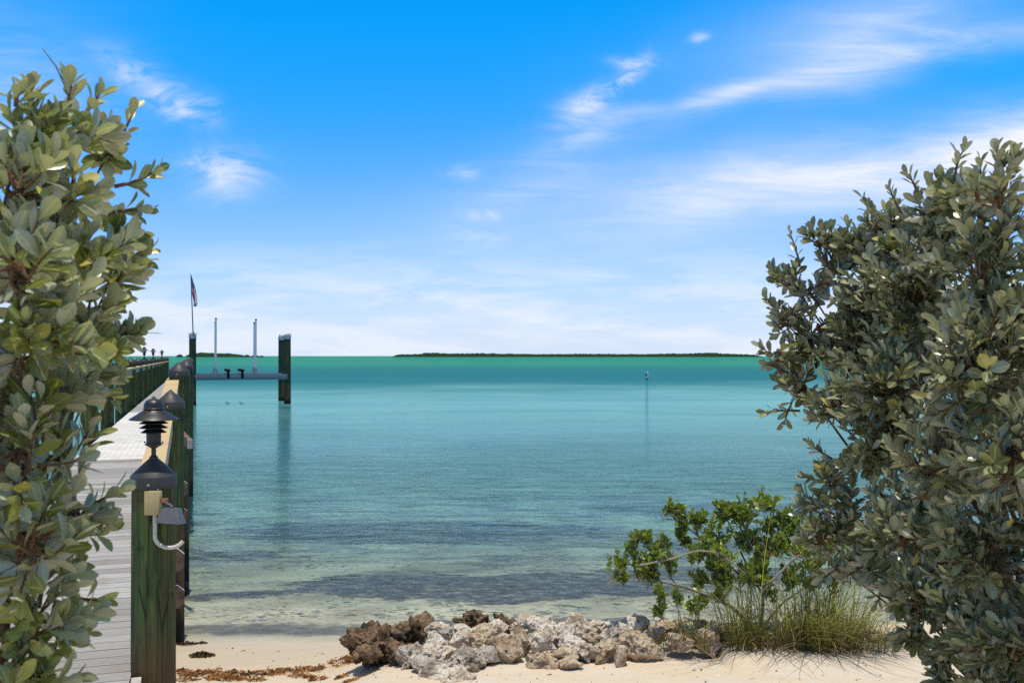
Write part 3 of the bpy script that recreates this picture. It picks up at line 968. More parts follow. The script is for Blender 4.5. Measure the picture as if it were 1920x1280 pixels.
def on_beam(px, far):
    """point on the top of the near or far beam that the photo shows at column px"""
    base = (lift_front_in + inset) if not far else (lift_back_in - along * 0.2)
    tgt = (px - 960) / F
    t = (tgt * base.y - base.x) / (perp.x - tgt * perp.y)
    return base + perp * t


for px, far, pyt in ((404.5, False, 598), (403.2, True, 605), (479.5, False, 600), (476.3, True, 606)):
    p = on_beam(px, far)
    ztop = CAMZ + (HOR - pyt) / F * p.y
    g_ = MB().tube([p + LR + Vector((0, 0, zb_top - 0.0)), p + LR + Vector((0.01, 0, ztop))], [0.042, 0.038], 12).build('guide_pole', M['white_pvc'], lift)
    MB().tube([p + LR + Vector((0.01, 0, ztop)), p + LR + Vector((0.01, 0, ztop + 0.05))], [0.052, 0.052], 12).build('pole_cap', M['lamp'], g_)
    mb = MB()
    for sx in (-1, 1):
        mb.tube([p + LR + Vector((sx * 0.17, 0, zb_top)), p + LR + Vector((sx * 0.05, 0, zb_top + 0.26))], 0.014, 6)
    mb.tube([p + LR + Vector((0, 0, zb_top)), p + LR + Vector((0, 0, zb_top + 0.30))], 0.066, 12)
    mb.build('pole_bracket', M['steel'], g_)
for px in (428, 454.5):
    p0 = on_beam(px, False)
    p1 = p0 + along * 3.2
    dv = p1 - p0
    mb = MB()
    mb.box((p0 + p1) / 2 + LR + Vector((0, 0, zb_top + 0.17)), (dv.length + 0.25, 0.17, 0.12), rot=dv.to_track_quat('X', 'Z').to_matrix(), bev=0.015)
    bk = mb.build('bunk_board', M['bunk'], lift)
    mb = MB()
    mb.box(p0 + LR + Vector((0, 0, zb_top - 0.01)), (0.10, 0.16, 0.34), rot=RZ)
    mb.build('bunk_bracket', M['bunk'], bk)

# ------------------------------------------------------------------ flag
fb = lift_front_in + Vector((0.03, 0, top_z + 0.05))
flag_root = empty('flagpole', fb, 'thin leaning flagpole with limp striped flag on top of the tall pile', 'flagpole')
px_m = lift_front_in.y / F
ftop = Vector((-4.6 * px_m, 0, 115 * px_m))
MB().tube([Vector((0, 0, -0.05)), ftop], [0.028, 0.019], 10).build('pole', m_simple('flag_pole', (0.10, 0.10, 0.11), None, 0.4, 0.5, bump=0), flag_root)
m_red = m_simple('flag_red', (0.32, 0.02, 0.035), None, 0.8, 0.1, bump=0)
m_wht = m_simple('flag_white', (0.72, 0.70, 0.70), None, 0.8, 0.1, bump=0)
m_blu = m_simple('flag_blue', (0.012, 0.022, 0.085), None, 0.8, 0.1, bump=0)
NU, NV = 66, 39
vs, fs, mis = [], [], []
for iv in range(NV + 1):
    for iu in range(NU + 1):
        u, v = iu / NU, iv / NV
        hoist = ftop * (1 - v * 0.285 - 0.01)
        topl = Vector((0.26 * u ** 0.9, 0, -1.30 * u))
        botl = Vector((0.16 * u ** 0.7, 0, -0.66 * u))
        off = topl * (1 - v) + botl * v
        fold = 0.085 * min(1, u * 3) * math.sin(v * 15 + u * 2.2) + 0.03 * math.sin(v * 31 + u * 5)
        p = hoist + off + Vector((0.015 + 0.30 * fold * min(1, u * 2), fold, 0))
        vs.append(p)
for iv in range(NV):
    for iu in range(NU):
        fs.append([iv * (NU + 1) + iu, iv * (NU + 1) + iu + 1, (iv + 1) * (NU + 1) + iu + 1, (iv + 1) * (NU + 1) + iu])
        stripe = iv // 3
        if iu < NU * 0.4 and iv < 21:
            col, row = iu % 4, iv % 4
            mis.append(1 if (col == 1 and row == 1) or (col == 3 and row == 3) else 2)
        else:
            mis.append(0 if stripe % 2 == 0 else 1)
mb = MB()
mb.add(vs, fs)
mb.mi = mis
fo = mb.build('flag', [m_red, m_wht, m_blu], flag_root, angle=None)
sm = fo.modifiers.new('thickness', 'SOLIDIFY')
sm.thickness = 0.004

# ------------------------------------------------------------------ marker buoy
bp = at(1213.2, 711.5, 0)
bd_ = CAMZ * F / (711.5 - HOR)
bp = at(1213.2, 711.5, bd_)
bu = empty('marker_buoy', bp, 'small white cylindrical spar buoy floating far out on the water', 'buoy')
MB().lathe([(0.10, -0.4), (0.11, 0.02), (0.11, 0.70), (0.105, 0.74), (0.02, 0.75)], n=20).build('float', m_simple('buoy_white', (0.60, 0.60, 0.64), (0.5, 0.5, 0.54), 0.5, 0.4, bump=0), bu, rot=(0, R(2), 0))
MB().lathe([(0.115, 0.0), (0.115, 0.13)], n=20).build('band', M['lamp'], bu)
MB().lathe([(0.113, 0), (0.113, 0.30)], n=20).build('band', m_simple('buoy_mark', (0.10, 0.09, 0.11), None, 0.5, 0.4, bump=0), bu, (-0.035, 0, 0.30))


# ------------------------------------------------------------------ foliage builders
def leaf_template(curl=0.10, fold=0.16, obov=True, n=6):
    """verts along x in 0..1, half-width 1 across y, normal z"""
    if obov:
        ws = [(0.0, 0.07), (0.12, 0.16), (0.32, 0.58), (0.55, 0.95), (0.76, 0.96), (0.92, 0.55), (1.0, 0.06)]
    else:
        ws = [(0.0, 0.06), (0.10, 0.30), (0.30, 0.82), (0.52, 1.0), (0.75, 0.84), (0.92, 0.42), (1.0, 0.05)]
    V_ = []
    for x, w in ws:
        z = -curl * x * x
        V_ += [(x, -0.5 * w, z + fold * w * 0.5), (x, 0, z), (x, 0.5 * w, z + fold * w * 0.5)]
    F_ = []
    for i in range(len(ws) - 1):
        for j in range(2):
            F_.append((i * 3 + j, i * 3 + 3 + j, i * 3 + 4 + j, i * 3 + 1 + j))
    return np.array(V_), np.array(F_)


class Leaves:
    def __init__(self, tpl):
        self.tv, self.tf = tpl
        self.rows = []

    def add(self, p, d, nrm, L, W):
        self.rows.append((*p, *d, *nrm, L, W))

    def arrays(self):
        r = np.array(self.rows)
        P, D, N_, L, W = r[:, 0:3], r[:, 3:6], r[:, 6:9], r[:, 9], r[:, 10]
        D = D / np.linalg.norm(D, axis=1, keepdims=True)
        S = np.cross(N_, D)
        S /= np.maximum(np.linalg.norm(S, axis=1, keepdims=True), 1e-6)
        N_ = np.cross(D, S)
        cv = RNG.uniform(-0.6, 1.9, len(r))
        fo_ = RNG.uniform(0.3, 1.6, len(r))
        t = self.tv
        V_ = (P[:, None, :] + D[:, None, :] * (t[None, :, 0, None] * L[:, None, None])
              + S[:, None, :] * (t[None, :, 1, None] * W[:, None, None])
              + N_[:, None, :] * (((-0.10 * t[None, :, 0] ** 2) * cv[:, None] * L[:, None] + np.abs(t[None, :, 1]) * 0.30 * fo_[:, None] * W[:, None])[:, :, None]))
        nv = len(t)
        F_ = self.tf[None] + (np.arange(len(r)) * nv)[:, None, None]
        return V_.reshape(-1, 3), F_.reshape(-1, self.tf.shape[1]), np.tile(np.sign(np.abs(t[:, 1])), len(r))


def rand_unit():
    v = RNG.normal(size=3)
    return Vector(v / np.linalg.norm(v))


def shoot(lv, wood, base, dirv, length, nleaf, L, W, dry=None, r0=0.0028, spread=(25, 68), up=0.25):
    """one leafy shoot: a thin curved twig with leaves spiralling round its outer part, tighter at the tip"""
    dirv = dirv.normalized()
    bend = rand_unit() * 0.25 * length + Vector((0, 0, up * 0.35 * length))
    pts = [base + dirv * (length * t) + bend * (t * t) for t in (0, 0.35, 0.7, 1.0)]
    wood.tube(pts, [r0 * 1.2, r0, r0 * 0.8, r0 * 0.5], 5, cap=False)
    x = dirv.orthogonal().normalized()
    y = dirv.cross(x)
    ph = random.uniform(0, 6.28)
    for i in range(nleaf):
        t = 0.22 + 0.78 * (i + random.uniform(-0.2, 0.2)) / max(nleaf - 1, 1)
        t = min(max(t, 0.2), 1.0)
        p = base + dirv * (length * t) + bend * (t * t)
        dl = (dirv + bend / length * 2 * t).normalized()
        ph += 2.4 + random.uniform(-0.25, 0.25)
        el = R(spread[1] + (spread[0] - spread[1]) * t + random.uniform(-14, 14))
        rad = x * math.cos(ph) + y * math.sin(ph)
        d = dl * math.cos(el) + rad * math.sin(el)
        d = (d + Vector((0, 0, 0.12))).normalized()
        nrm = dl * math.sin(el) - rad * math.cos(el)
        nrm = (nrm + rand_unit() * 0.35).normalized()
        k = random.uniform(0.72, 1.12) * (1.0 if t < 0.85 else 0.78)
        tgt = lv if (dry is None or random.random() > 0.0022) else dry
        tgt.add(p, d, nrm, L * k, W * k * random.uniform(0.85, 1.12))
    return pts[-1]


def bush(name, label, root_xyz, blobs, dens, L, W, leafmat, nleaf=10, tl=(0.13, 0.24), seed=1, sprays=(), trunk_r=0.035):
    """blobs: world centre, radius. twig tips fill each blob, more of them near its skin"""
    global RNG
    RNG = np.random.default_rng(seed)
    random.seed(seed)
    root = empty(name, root_xyz, label, 'shrub')
    O = Vector(root_xyz)
    lv, dry = Leaves(leaf_template()), Leaves(leaf_template())
    wood, twigs = MB(), MB()
    # trunk fans out into limbs, one per blob
    for k, (c, r_) in enumerate(blobs):
        c = c - O
        mid = Vector((c.x * 0.25 + random.uniform(-.08, .08), c.y * 0.25 + random.uniform(-.08, .08), c.z * 0.55))
        jit = rand_unit() * 0.06
        pts = [Vector((random.uniform(-.07, .07), random.uniform(-.07, .07), -0.05)), mid * 0.5 + jit * 0.3, mid + jit, (mid + c) * 0.5 + jit * 1.2, c]
        # smooth
        sm_ = []
        for i in range(len(pts) - 1):
            for t in (0, 0.5):
                sm_.append(pts[i].lerp(pts[i + 1], t))
        sm_.append(pts[-1])
        rr = [trunk_r * (0.10 + 0.9 * (1 - i / (len(sm_) - 1)) ** 2.2) * random.uniform(0.9, 1.1) for i in range(len(sm_))]
        wood.tube(sm_, rr, 8, cap=False)
        nt = max(6, int(dens * r_ ** 2 * 1500))
        for _ in range(nt):
            u = rand_unit()
            tip = c + u * r_ * (0.40 + 0.65 * random.random() ** 0.6)
            b0 = c + (tip - c) * random.uniform(0.0, 0.35) + rand_unit() * 0.15 * r_ + Vector((0, 0, -0.25 * r_))
            d = tip - b0
            ln = min(max(d.length, 0.05), tl[1])
            b0 = tip - d.normalized() * ln
            shoot(lv, twigs, b0, d, ln, random.randint(nleaf - 2, nleaf + 3), L, W, dry, r0=0.0022)
            if random.random() < 0.5:
                m_ = c.lerp(b0, 0.5) + rand_unit() * 0.012
                twigs.tube([c + rand_unit() * 0.008, m_, b0], [0.0036, 0.003, 0.0024], 5, cap=False)
    for (b0, b1, n_, sc) in sprays:
        b0, b1 = Vector(b0) - O, Vector(b1) - O
        d = b1 - b0
        shoot(lv, twigs, b0, d, d.length, n_, L * sc, W * sc, dry, r0=0.0035, up=0.1)
    wood.build('trunk', M['bark'], root)
    twigs.build('twigs', M['twig'], root)
    leaf_mesh('foliage', lv, leafmat, root)
    if dry.rows:
        leaf_mesh('dry_leaves', dry, M['dry_leaf'], root)
    return root


def PB(lst):
    return [(at(px, py, d), r_ / F * d) for px, py, d, r_ in lst]


LEFT = [(70, 255, 1.55, 78), (150, 245, 1.65, 62), (20, 330, 1.4, 105), (120, 350, 1.5, 100), (200, 290, 1.8, 36), (30, 480, 1.35, 120), (140, 480, 1.55, 105), (215, 430, 1.85, 48),
        (210, 520, 1.8, 50), (50, 620, 1.4, 130), (160, 620, 1.65, 80), (205, 640, 1.8, 48), (90, 740, 1.5, 100), (150, 700, 1.7, 55), (40, 850, 1.4, 120), (120, 840, 1.6, 66), (50, 1000, 1.4, 120), (140, 960, 1.65, 52),
        (120, 1060, 1.7, 50), (60, 1150, 1.5, 105), (115, 1180, 1.75, 48), (30, 1290, 1.5, 110), (-140, 420, 1.45, 190), (-140, 760, 1.45, 200), (-130, 1100, 1.45, 200)]
LS = [(at(205, 300, 1.8), at(248, 218, 1.8), 6, 0.9), (at(215, 350, 1.8), at(300, 340, 1.8), 10, 0.9), (at(205, 400, 1.8), at(262, 385, 1.8), 8, 0.9),
      (at(200, 500, 1.8), at(275, 492, 1.8), 10, 0.85), (at(200, 640, 1.8), at(262, 632, 1.8), 10, 0.95), (at(165, 950, 1.7), at(212, 925, 1.7), 8, 0.95), (at(150, 1000, 1.7), at(195, 1010, 1.7), 8, 0.9),
      (at(130, 200, 1.6), at(128, 158, 1.6), 8, 0.9), (at(60, 200, 1.6), at(62, 165, 1.6), 8, 0.85), (at(170, 720, 1.7), at(205, 745, 1.7), 8, 0.95), (at(140, 1120, 1.75), at(178, 1125, 1.75), 7, 0.9),
      (at(30, 200, 1.5), at(28, 172, 1.5), 7, 0.8), (at(160, 215, 1.7), at(178, 178, 1.7), 7, 0.9)]
left_bush = bush('buttonwood_shrub', 'tall pale green leafy shrub at the left edge beside the pier', (-1.05, 1.6, 0.60), PB(LEFT), 1.15, 0.052, 0.0235, M['leaf_left'], seed=5, sprays=LS, trunk_r=0.022)
# one dry stalk standing out of its top
mb = MB()
mb.tube([at(135, 190, 1.6) - left_bush.location, at(105, 125, 1.6) - left_bush.location, at(80, 92, 1.6) - left_bush.location], [0.002, 0.0016, 0.0008], 5)
mb.build('dry_stalk', M['dry_grass'], left_bush)

RIGHT = [(1690, 530, 2.8, 80), (1620, 590, 2.95, 70), (1860, 430, 2.35, 70), (1780, 470, 2.6, 80), (1650, 760, 2.8, 80), (1468, 600, 3.1, 40), (1462, 660, 3.1, 38), (1480, 520, 3.1, 32), (1540, 1000, 2.95, 48), (1570, 1060, 2.95, 40), (1530, 940, 3.0, 36), (1530, 450, 3.05, 34), (1600, 470, 3.0, 50), (1650, 430, 2.9, 50), (1760, 350, 2.6, 46), (1830, 350, 2.4, 46), (1800, 380, 2.5, 62), (1870, 360, 2.2, 62), (1740, 400, 2.7, 60), (1700, 450, 2.8, 62), (1560, 490, 3.05, 52), (1630, 520, 2.9, 72), (1515, 540, 3.1, 46), (1520, 640, 3.1, 62), (1590, 640, 3.0, 85), (1500, 720, 3.1, 48),
         (1720, 560, 2.7, 110), (1850, 500, 2.3, 110), (1830, 680, 2.2, 130), (1680, 700, 2.7, 115), (1570, 750, 2.95, 62), (1640, 830, 2.8, 88), (1560, 900, 2.95, 45), (1780, 850, 2.4, 120),
         (1900, 850, 2.1, 120), (1600, 960, 2.9, 66), (1700, 980, 2.6, 105), (1850, 1020, 2.3, 120), (1640, 1050, 2.85, 55), (1730, 1110, 2.6, 70), (1800, 1160, 2.5, 90), (1890, 1200, 2.25, 100),
         (1775, 1225, 2.6, 40), (1760, 1262, 2.6, 26), (1830, 1285, 2.5, 70), (1900, 1300, 2.3, 90), (1720, 1190, 2.65, 34), (1690, 1120, 2.75, 45), (1950, 1320, 2.4, 110), (1960, 600, 2.2, 170), (2020, 900, 2.2, 190), (2020, 1180, 2.2, 180), (1740, 1000, 3.0, 120), (1850, 700, 2.9, 170), (1700, 640, 3.2, 130)]
RS = [(at(1790, 340, 2.5), at(1792, 275, 2.5), 9, 0.9), (at(1870, 330, 2.2), at(1872, 290, 2.2), 9, 0.9), (at(1720, 360, 2.7), at(1705, 318, 2.7), 8, 0.85), (at(1690, 400, 2.8), at(1660, 345, 2.8), 9, 0.7),
      (at(1560, 460, 3.05), at(1562, 430, 3.05), 9, 0.8), (at(1500, 500, 3.1), at(1492, 445, 3.1), 8, 0.75), (at(1480, 700, 3.1), at(1436, 680, 3.1), 9, 0.85), (at(1500, 770, 3.1), at(1432, 765, 3.1), 10, 0.9),
      (at(1490, 740, 3.1), at(1465, 800, 3.1), 9, 0.9), (at(1500, 620, 3.1), at(1452, 575, 3.1), 9, 0.8), (at(1560, 860, 3), at(1510, 830, 3.0), 10, 0.85), (at(1550, 900, 3), at(1505, 905, 3.0), 9, 0.9),
      (at(1770, 1180, 2.6), at(1755, 1255, 2.6), 9, 0.95), (at(1730, 1130, 2.6), at(1700, 1200, 2.6), 8, 0.9), (at(1620, 1060, 2.85), at(1580, 1090, 2.85), 7, 0.9), (at(1660, 1090, 2.8), at(1640, 1130, 2.8), 7, 0.85),
      (at(1840, 380, 2.3), at(1835, 320, 2.3), 9, 0.9), (at(1580, 780, 3.0), at(1530, 785, 3.0), 8, 0.85)]
bush('buttonwood_shrub', 'large grey-green leafy shrub at the right edge above the sand', (1.62, 2.95, 0.52), PB(RIGHT), 1.15, 0.052, 0.0225, M['leaf_right'], seed=8, sprays=RS, trunk_r=0.028)


# ------------------------------------------------------------------ green shrub among the rocks
def smooth_line(P, k=4):
    out = []
    for i in range(len(P) - 1):
        a, b, c, d = P[max(i - 1, 0)], P[i], P[i + 1], P[min(i + 2, len(P) - 1)]
        for j in range(k):
            t = j / k
            out.append(0.5 * (2 * b + (c - a) * t + (2 * a - 5 * b + 4 * c - d) * t * t + (3 * b - a - 3 * c + d) * t ** 3) + rand_unit() * 0.003)
    out.append(P[-1])
    return out


def shore_shrub():
    global RNG
    RNG = np.random.default_rng(21)
    random.seed(21)
    D = 6.25
    base = at(1420, 1195, D)
    root = empty('shore_shrub', base, 'bright green spreading shrub with bare grey branches behind the rocks', 'shrub')
    O = base
    wood, twigs = MB(), MB()
    limbs = [([(1420, 1200), (1385, 1150), (1345, 1122), (1290, 1102), (1235, 1088), (1205, 1072)], 0.020, 0.0),
             ([(1345, 1122), (1262, 1092), (1258, 1058), (1262, 1030)], 0.011, 0.1), ([(1200, 1058), (1262, 1048), (1330, 1034), (1400, 1080), (1430, 1150)], 0.011, -0.1),
             ([(1400, 1085), (1340, 1035), (1295, 992), (1268, 972)], 0.012, 0.2), ([(1425, 1180), (1432, 1100), (1440, 1040), (1462, 1012), (1490, 1000)], 0.017, 0.15),
             ([(1430, 1110), (1475, 1060), (1510, 1028), (1530, 1010)], 0.013, -0.15), ([(1432, 1120), (1390, 1040), (1370, 985), (1358, 960)], 0.012, 0.25),
             ([(1440, 1045), (1425, 1000), (1410, 960)], 0.009, 0.0), ([(1420, 1190), (1470, 1130), (1530, 1090)], 0.012, 0.1),
             ([(1300, 1108), (1262, 1118), (1245, 1148)], 0.006, -0.2), ([(1310, 1112), (1300, 1128)], 0.005, -0.2), ([(1268, 972), (1245, 970), (1236, 960)], 0.004, 0.2)]
    for pts, r_, off in limbs:
        P = [at(x + random.uniform(-2, 2), y + random.uniform(-2, 2), D + off + 0.06 * mnoise.noise((x * .02, y * .02, 1))) - O for x, y in pts]
        P = smooth_line(P)
        wood.tube(P, [0.72 * r_ * (1 - 0.65 * i / (len(P) - 1)) for i in range(len(P))], 8)
    lv, dry = Leaves(leaf_template()), Leaves(leaf_template())
    cl = [(1160, 1060, 26, 0), (1195, 1050, 34, .1), (1190, 1015, 22, .1), (1225, 1035, 32, 0), (1215, 1070, 20, 0), (1270, 955, 16, .2), (1285, 975, 24, .2), (1310, 970, 18, .2), (1280, 1000, 20, .2), (1335, 1000, 40, .2), (1300, 1035, 26, .1),
          (1350, 955, 18, .25), (1372, 960, 30, .25), (1400, 955, 28, .1), (1425, 940, 22, 0), (1445, 945, 22, .1), (1405, 1000, 40, .1), (1445, 985, 26, .1), (1475, 970, 30, .15), (1500, 985, 34, .1), (1455, 1015, 30, .15),
          (1500, 1030, 42, -.1), (1430, 1065, 36, 0), (1350, 1050, 34, .1), (1310, 1082, 22, .1), (1395, 1070, 30, 0), (1540, 1030, 38, 0), (1560, 1000, 30, .1), (1480, 1080, 30, 0), (1360, 1090, 24, 0), (1560, 1080, 34, .1), (1600, 1040, 40, .2),
          (1240, 1108, 12, -.2), (1272, 1118, 13, -.2), (1236, 1140, 12, -.2), (1300, 1136, 14, -.2), (1210, 1000, 14, .1), (1165, 1080, 12, 0)]
    for pts, r_, off in limbs[:9]:
        for (x0, y0), (x1, y1) in zip(pts[1:], pts[2:]):
            for _ in range(1):
                t = random.random()
                cl.append((x0 + (x1 - x0) * t + random.uniform(-22, 22), y0 + (y1 - y0) * t + random.uniform(-26, 8), random.uniform(12, 20), off + random.uniform(-.2, .2)))
    for _ in range(9):
        cl.append((random.uniform(1330, 1570), random.uniform(985, 1085), random.uniform(14, 24), random.uniform(-.2, .4)))
    for px, py, r_, off in cl:
        c = at(px, py, D + off) - O
        rr = r_ / F * D
        for _ in range(max(3, int(r_ * 0.52))):
            u = rand_unit()
            tip = c + Vector((u.x, u.y * 1.6, u.z)) * rr * random.random() ** 0.4 * 0.85
            d = (u * 0.6 + Vector((0, 0, 0.7)) + rand_unit() * 0.4).normalized()
            ln = random.uniform(0.05, 0.11)
            shoot(lv, twigs, tip - d * ln, d, ln, random.randint(6, 10), 0.050, 0.031, dry, r0=0.002, spread=(25, 60))
            if random.random() < 0.4:
                twigs.tube([c, (c + tip - d * ln) / 2 + rand_unit() * 0.01, tip - d * ln], [0.004, 0.003, 0.002], 5, cap=False)
    wood.build('branches', M['grey_bark'], root)
    twigs.build('twigs', M['grey_bark'], root)
    leaf_mesh('foliage', lv, M['leaf_mid'], root)
    if dry.rows:
        leaf_mesh('dry_leaves', dry, M['dry_leaf'], root)


shore_shrub()


# ------------------------------------------------------------------ grass tufts
def blade_arrays(blades):
    Vs, Fs = [], []
    for (p, d, up, L, w, sag) in blades:
        n = 6
        side = d.cross(Vector((0, 0, 1)))
        side = side.normalized() if side.length > 1e-4 else Vector((1, 0, 0))
        b = len(Vs)
        for i in range(n + 1):
            t = i / n
            q = p + Vector((0, 0, 1)) * (L * up * t * (1 - 0.5 * sag * t)) + d * (L * t * (0.25 + 0.75 * t)) * (1 - up * 0.55)
            q.z -= sag * L * 0.25 * t ** 3
            ww = w * (1 - t ** 2) + 0.0004
            Vs += [q - side * ww, q + side * ww]
        for i in range(n):
            Fs.append((b + 2 * i, b + 2 * i + 1, b + 2 * i + 3, b + 2 * i + 2))
    return np.array(Vs), np.array(Fs)


def tuft(px, py, d, hpx, nb, label, lean=0.0, spread=1.0, dryn=0.25, rad=0.10, w=0.0025):
    nb = int(nb * 1.5)
    dryn = min(0.75, dryn * 1.35)
    base = at(px, py, d)
    base.z = max(base.z, ground_z(base.x, base.y) - 0.02)
    root = empty('grass_tuft', base, label, 'grass', 'grass tufts at the edge of the sand')
    H = 1.42 * hpx / F * d
    green, dryb = [], []
    for _ in range(nb):
        a_ = random.uniform(0, 6.283)
        rr = rad * math.sqrt(random.random())
        p = Vector((rr * math.cos(a_), rr * math.sin(a_) * 0.7, -0.03))
        dd = Vector((math.cos(a_) * spread + lean + random.gauss(0, .45), math.sin(a_) * spread + random.uniform(-.3, .3), 0))
        dd = dd.normalized() * min(1.2, dd.length) if dd.length > 1e-3 else Vector((1, 0, 0))
        L = H * (0.22 + 1.0 * random.random() ** 1.3)
        up = random.uniform(0.62, 1.0)
        tgt = dryb if random.random() < dryn else green
        if tgt is dryb:
            up *= random.uniform(0.3, 0.9)
        tgt.append((p, dd, up, L, w * random.uniform(0.6, 1.15), random.uniform(0.1, 0.9)))
    np_mesh('blades', *blade_arrays(green), M['grass'], root, smooth=False)
    if dryb:
        np_mesh('dry_blades', *blade_arrays(dryb), M['dry_grass'], root, smooth=False)


random.seed(33)
TUFTS = [(1395, 1212, 6.0, 215, 150, 'tallest upright grass tuft below the green shrub', -.15, .45, .18, .13),
         (1365, 1205, 6.15, 150, 60, 'thin grass tuft just left of the tallest one', -.3, .6, .3, .10),
         (1445, 1214, 6.0, 160, 130, 'brownish grass tuft just right of the tallest one', .1, .8, .4, .13),
         (1500, 1212, 6.0, 185, 150, 'full green grass tuft under the right side of the shrub', .05, .8, .22, .15),
         (1560, 1214, 5.95, 150, 150, 'low arching grass tuft left of the big grey-green shrub', .35, 1.0, .3, .16),
         (1545, 1170, 6.4, 190, 110, 'grass tuft standing behind the low arching one', .1, .6, .2, .16),
         (1615, 1212, 6.0, 120, 120, 'spreading grass tuft below the edge of the right shrub', .3, 1.1, .35, .16),
         (1660, 1215, 6.0, 80, 70, 'short dry grass tuft, rightmost beneath the right shrub', .1, 1.1, .5, .14),
         (1288, 1208, 6.05, 130, 34, 'sparse thin grass tuft at the right end of the rock pile', .0, .5, .25, .06),
         (1256, 1205, 6.0, 90, 40, 'short dry grass tuft against the rightmost pale boulder', .2, .8, .6, .08),
         (1318, 1210, 5.9, 110, 18, 'a few upright green blades in front of the stones', -.05, .35, .1, .04),
         (1530, 1212, 5.98, 175, 110, 'leaning yellow-green grass tuft between the full tuft and the low arching one', .3, .8, .2, .14),
         (1590, 1195, 6.2, 180, 110, 'tall thin grass tuft against the left side of the right shrub', .15, .7, .25, .15),
         (1480, 1190, 6.3, 150, 90, 'dry brown grass clump hidden among the shrub stems', -.1, .9, .65, .18)]
for t_ in TUFTS:
    px, py, d, h, nb, lab, lean, spread, dn, rad = t_
    tuft(px, py, d, h, nb, lab, lean, spread, dn, rad)


# ------------------------------------------------------------------ coral rocks
def rock(px, py, wpx, hpx, d, material, label, seed, rough=1.0, deep=1.0, tilt=0.0, name='coral_rock', sub=5, facets=9):
    if material is not rb:
        rough *= 0.8
    rs = random.Random(seed)
    c = at(px, py, d)
    sx, sz = wpx / F * d / 2, hpx / F * d / 2
    sy = (sx + sz) / 2 * deep
    bm = bmesh.new()
    bmesh.ops.create_icosphere(bm, subdivisions=sub, radius=1.0)
    planes = []
    for _ in range(facets):
        v = Vector((rs.gauss(0, 1), rs.gauss(0, 1), rs.gauss(0, 1))).normalized()
        planes.append((v, rs.uniform(0.50, 0.82)))
    o3 = Vector((seed * 3.17, seed * 1.31, seed * 0.77))
    cs, sn = math.cos(R(tilt)), math.sin(R(tilt))
    mean = (sx + sy + sz) / 3
    for v in bm.verts:
        p = v.co.copy()
        p *= 1 + 0.26 * mnoise.noise(p * 1.1 + o3)
        for nrm, dist in planes:
            e = p.dot(nrm) - dist
            if e > 0:
                p -= nrm * e * 0.85
        q = Vector((p.x * sx, p.y * sy, p.z * sz))
        w = q * (1 / 0.055)
        n_ = v.co
        disp = 0.0
        a_ = mnoise.noise(q * 16 + o3)
        disp += 0.022 * a_ + 0.03 * mnoise.noise(q * 8 + o3 * 3)
        d2_, _ = mnoise.voronoi(q * 13 + o3 * 2)
        disp -= 0.055 * max(0.0, 0.45 - d2_[0])
        b_ = mnoise.noise(q * 38 + o3 * 2)
        disp += (0.018 if material is rb else 0.011) * b_
        dist_, _ = mnoise.voronoi(q * 27 + o3)
        disp -= 0.020 * max(0.0, 0.42 - dist_[0]) * 2.0
        disp += 0.006 * mnoise.noise(q * 85 + o3)
        q += n_ * disp * rough * min(1.25, mean / 0.075)
        v.co = Vector((q.x * cs - q.z * sn, q.y, q.x * sn + q.z * cs))
    me = bpy.data.meshes.new(name)
    bm.to_mesh(me)
    bm.free()
    me.materials.append(material)
    me.polygons.foreach_set('use_smooth', [True] * len(me.polygons))
    ob = bpy.data.objects.new(name, me)
    COL.objects.link(ob)
    ob.location = c
    tag(ob, label, 'rock', 'coral rocks piled along the shore')
    return ob


rw, rg, rt, rb = M['rock_white'], M['rock_grey'], M['rock_tan'], M['rock_brown']


def dd(py):
    return interp(py, [(1150, 6.35), (1165, 6.22), (1200, 6.02), (1260, 5.62), (1280, 5.45)])


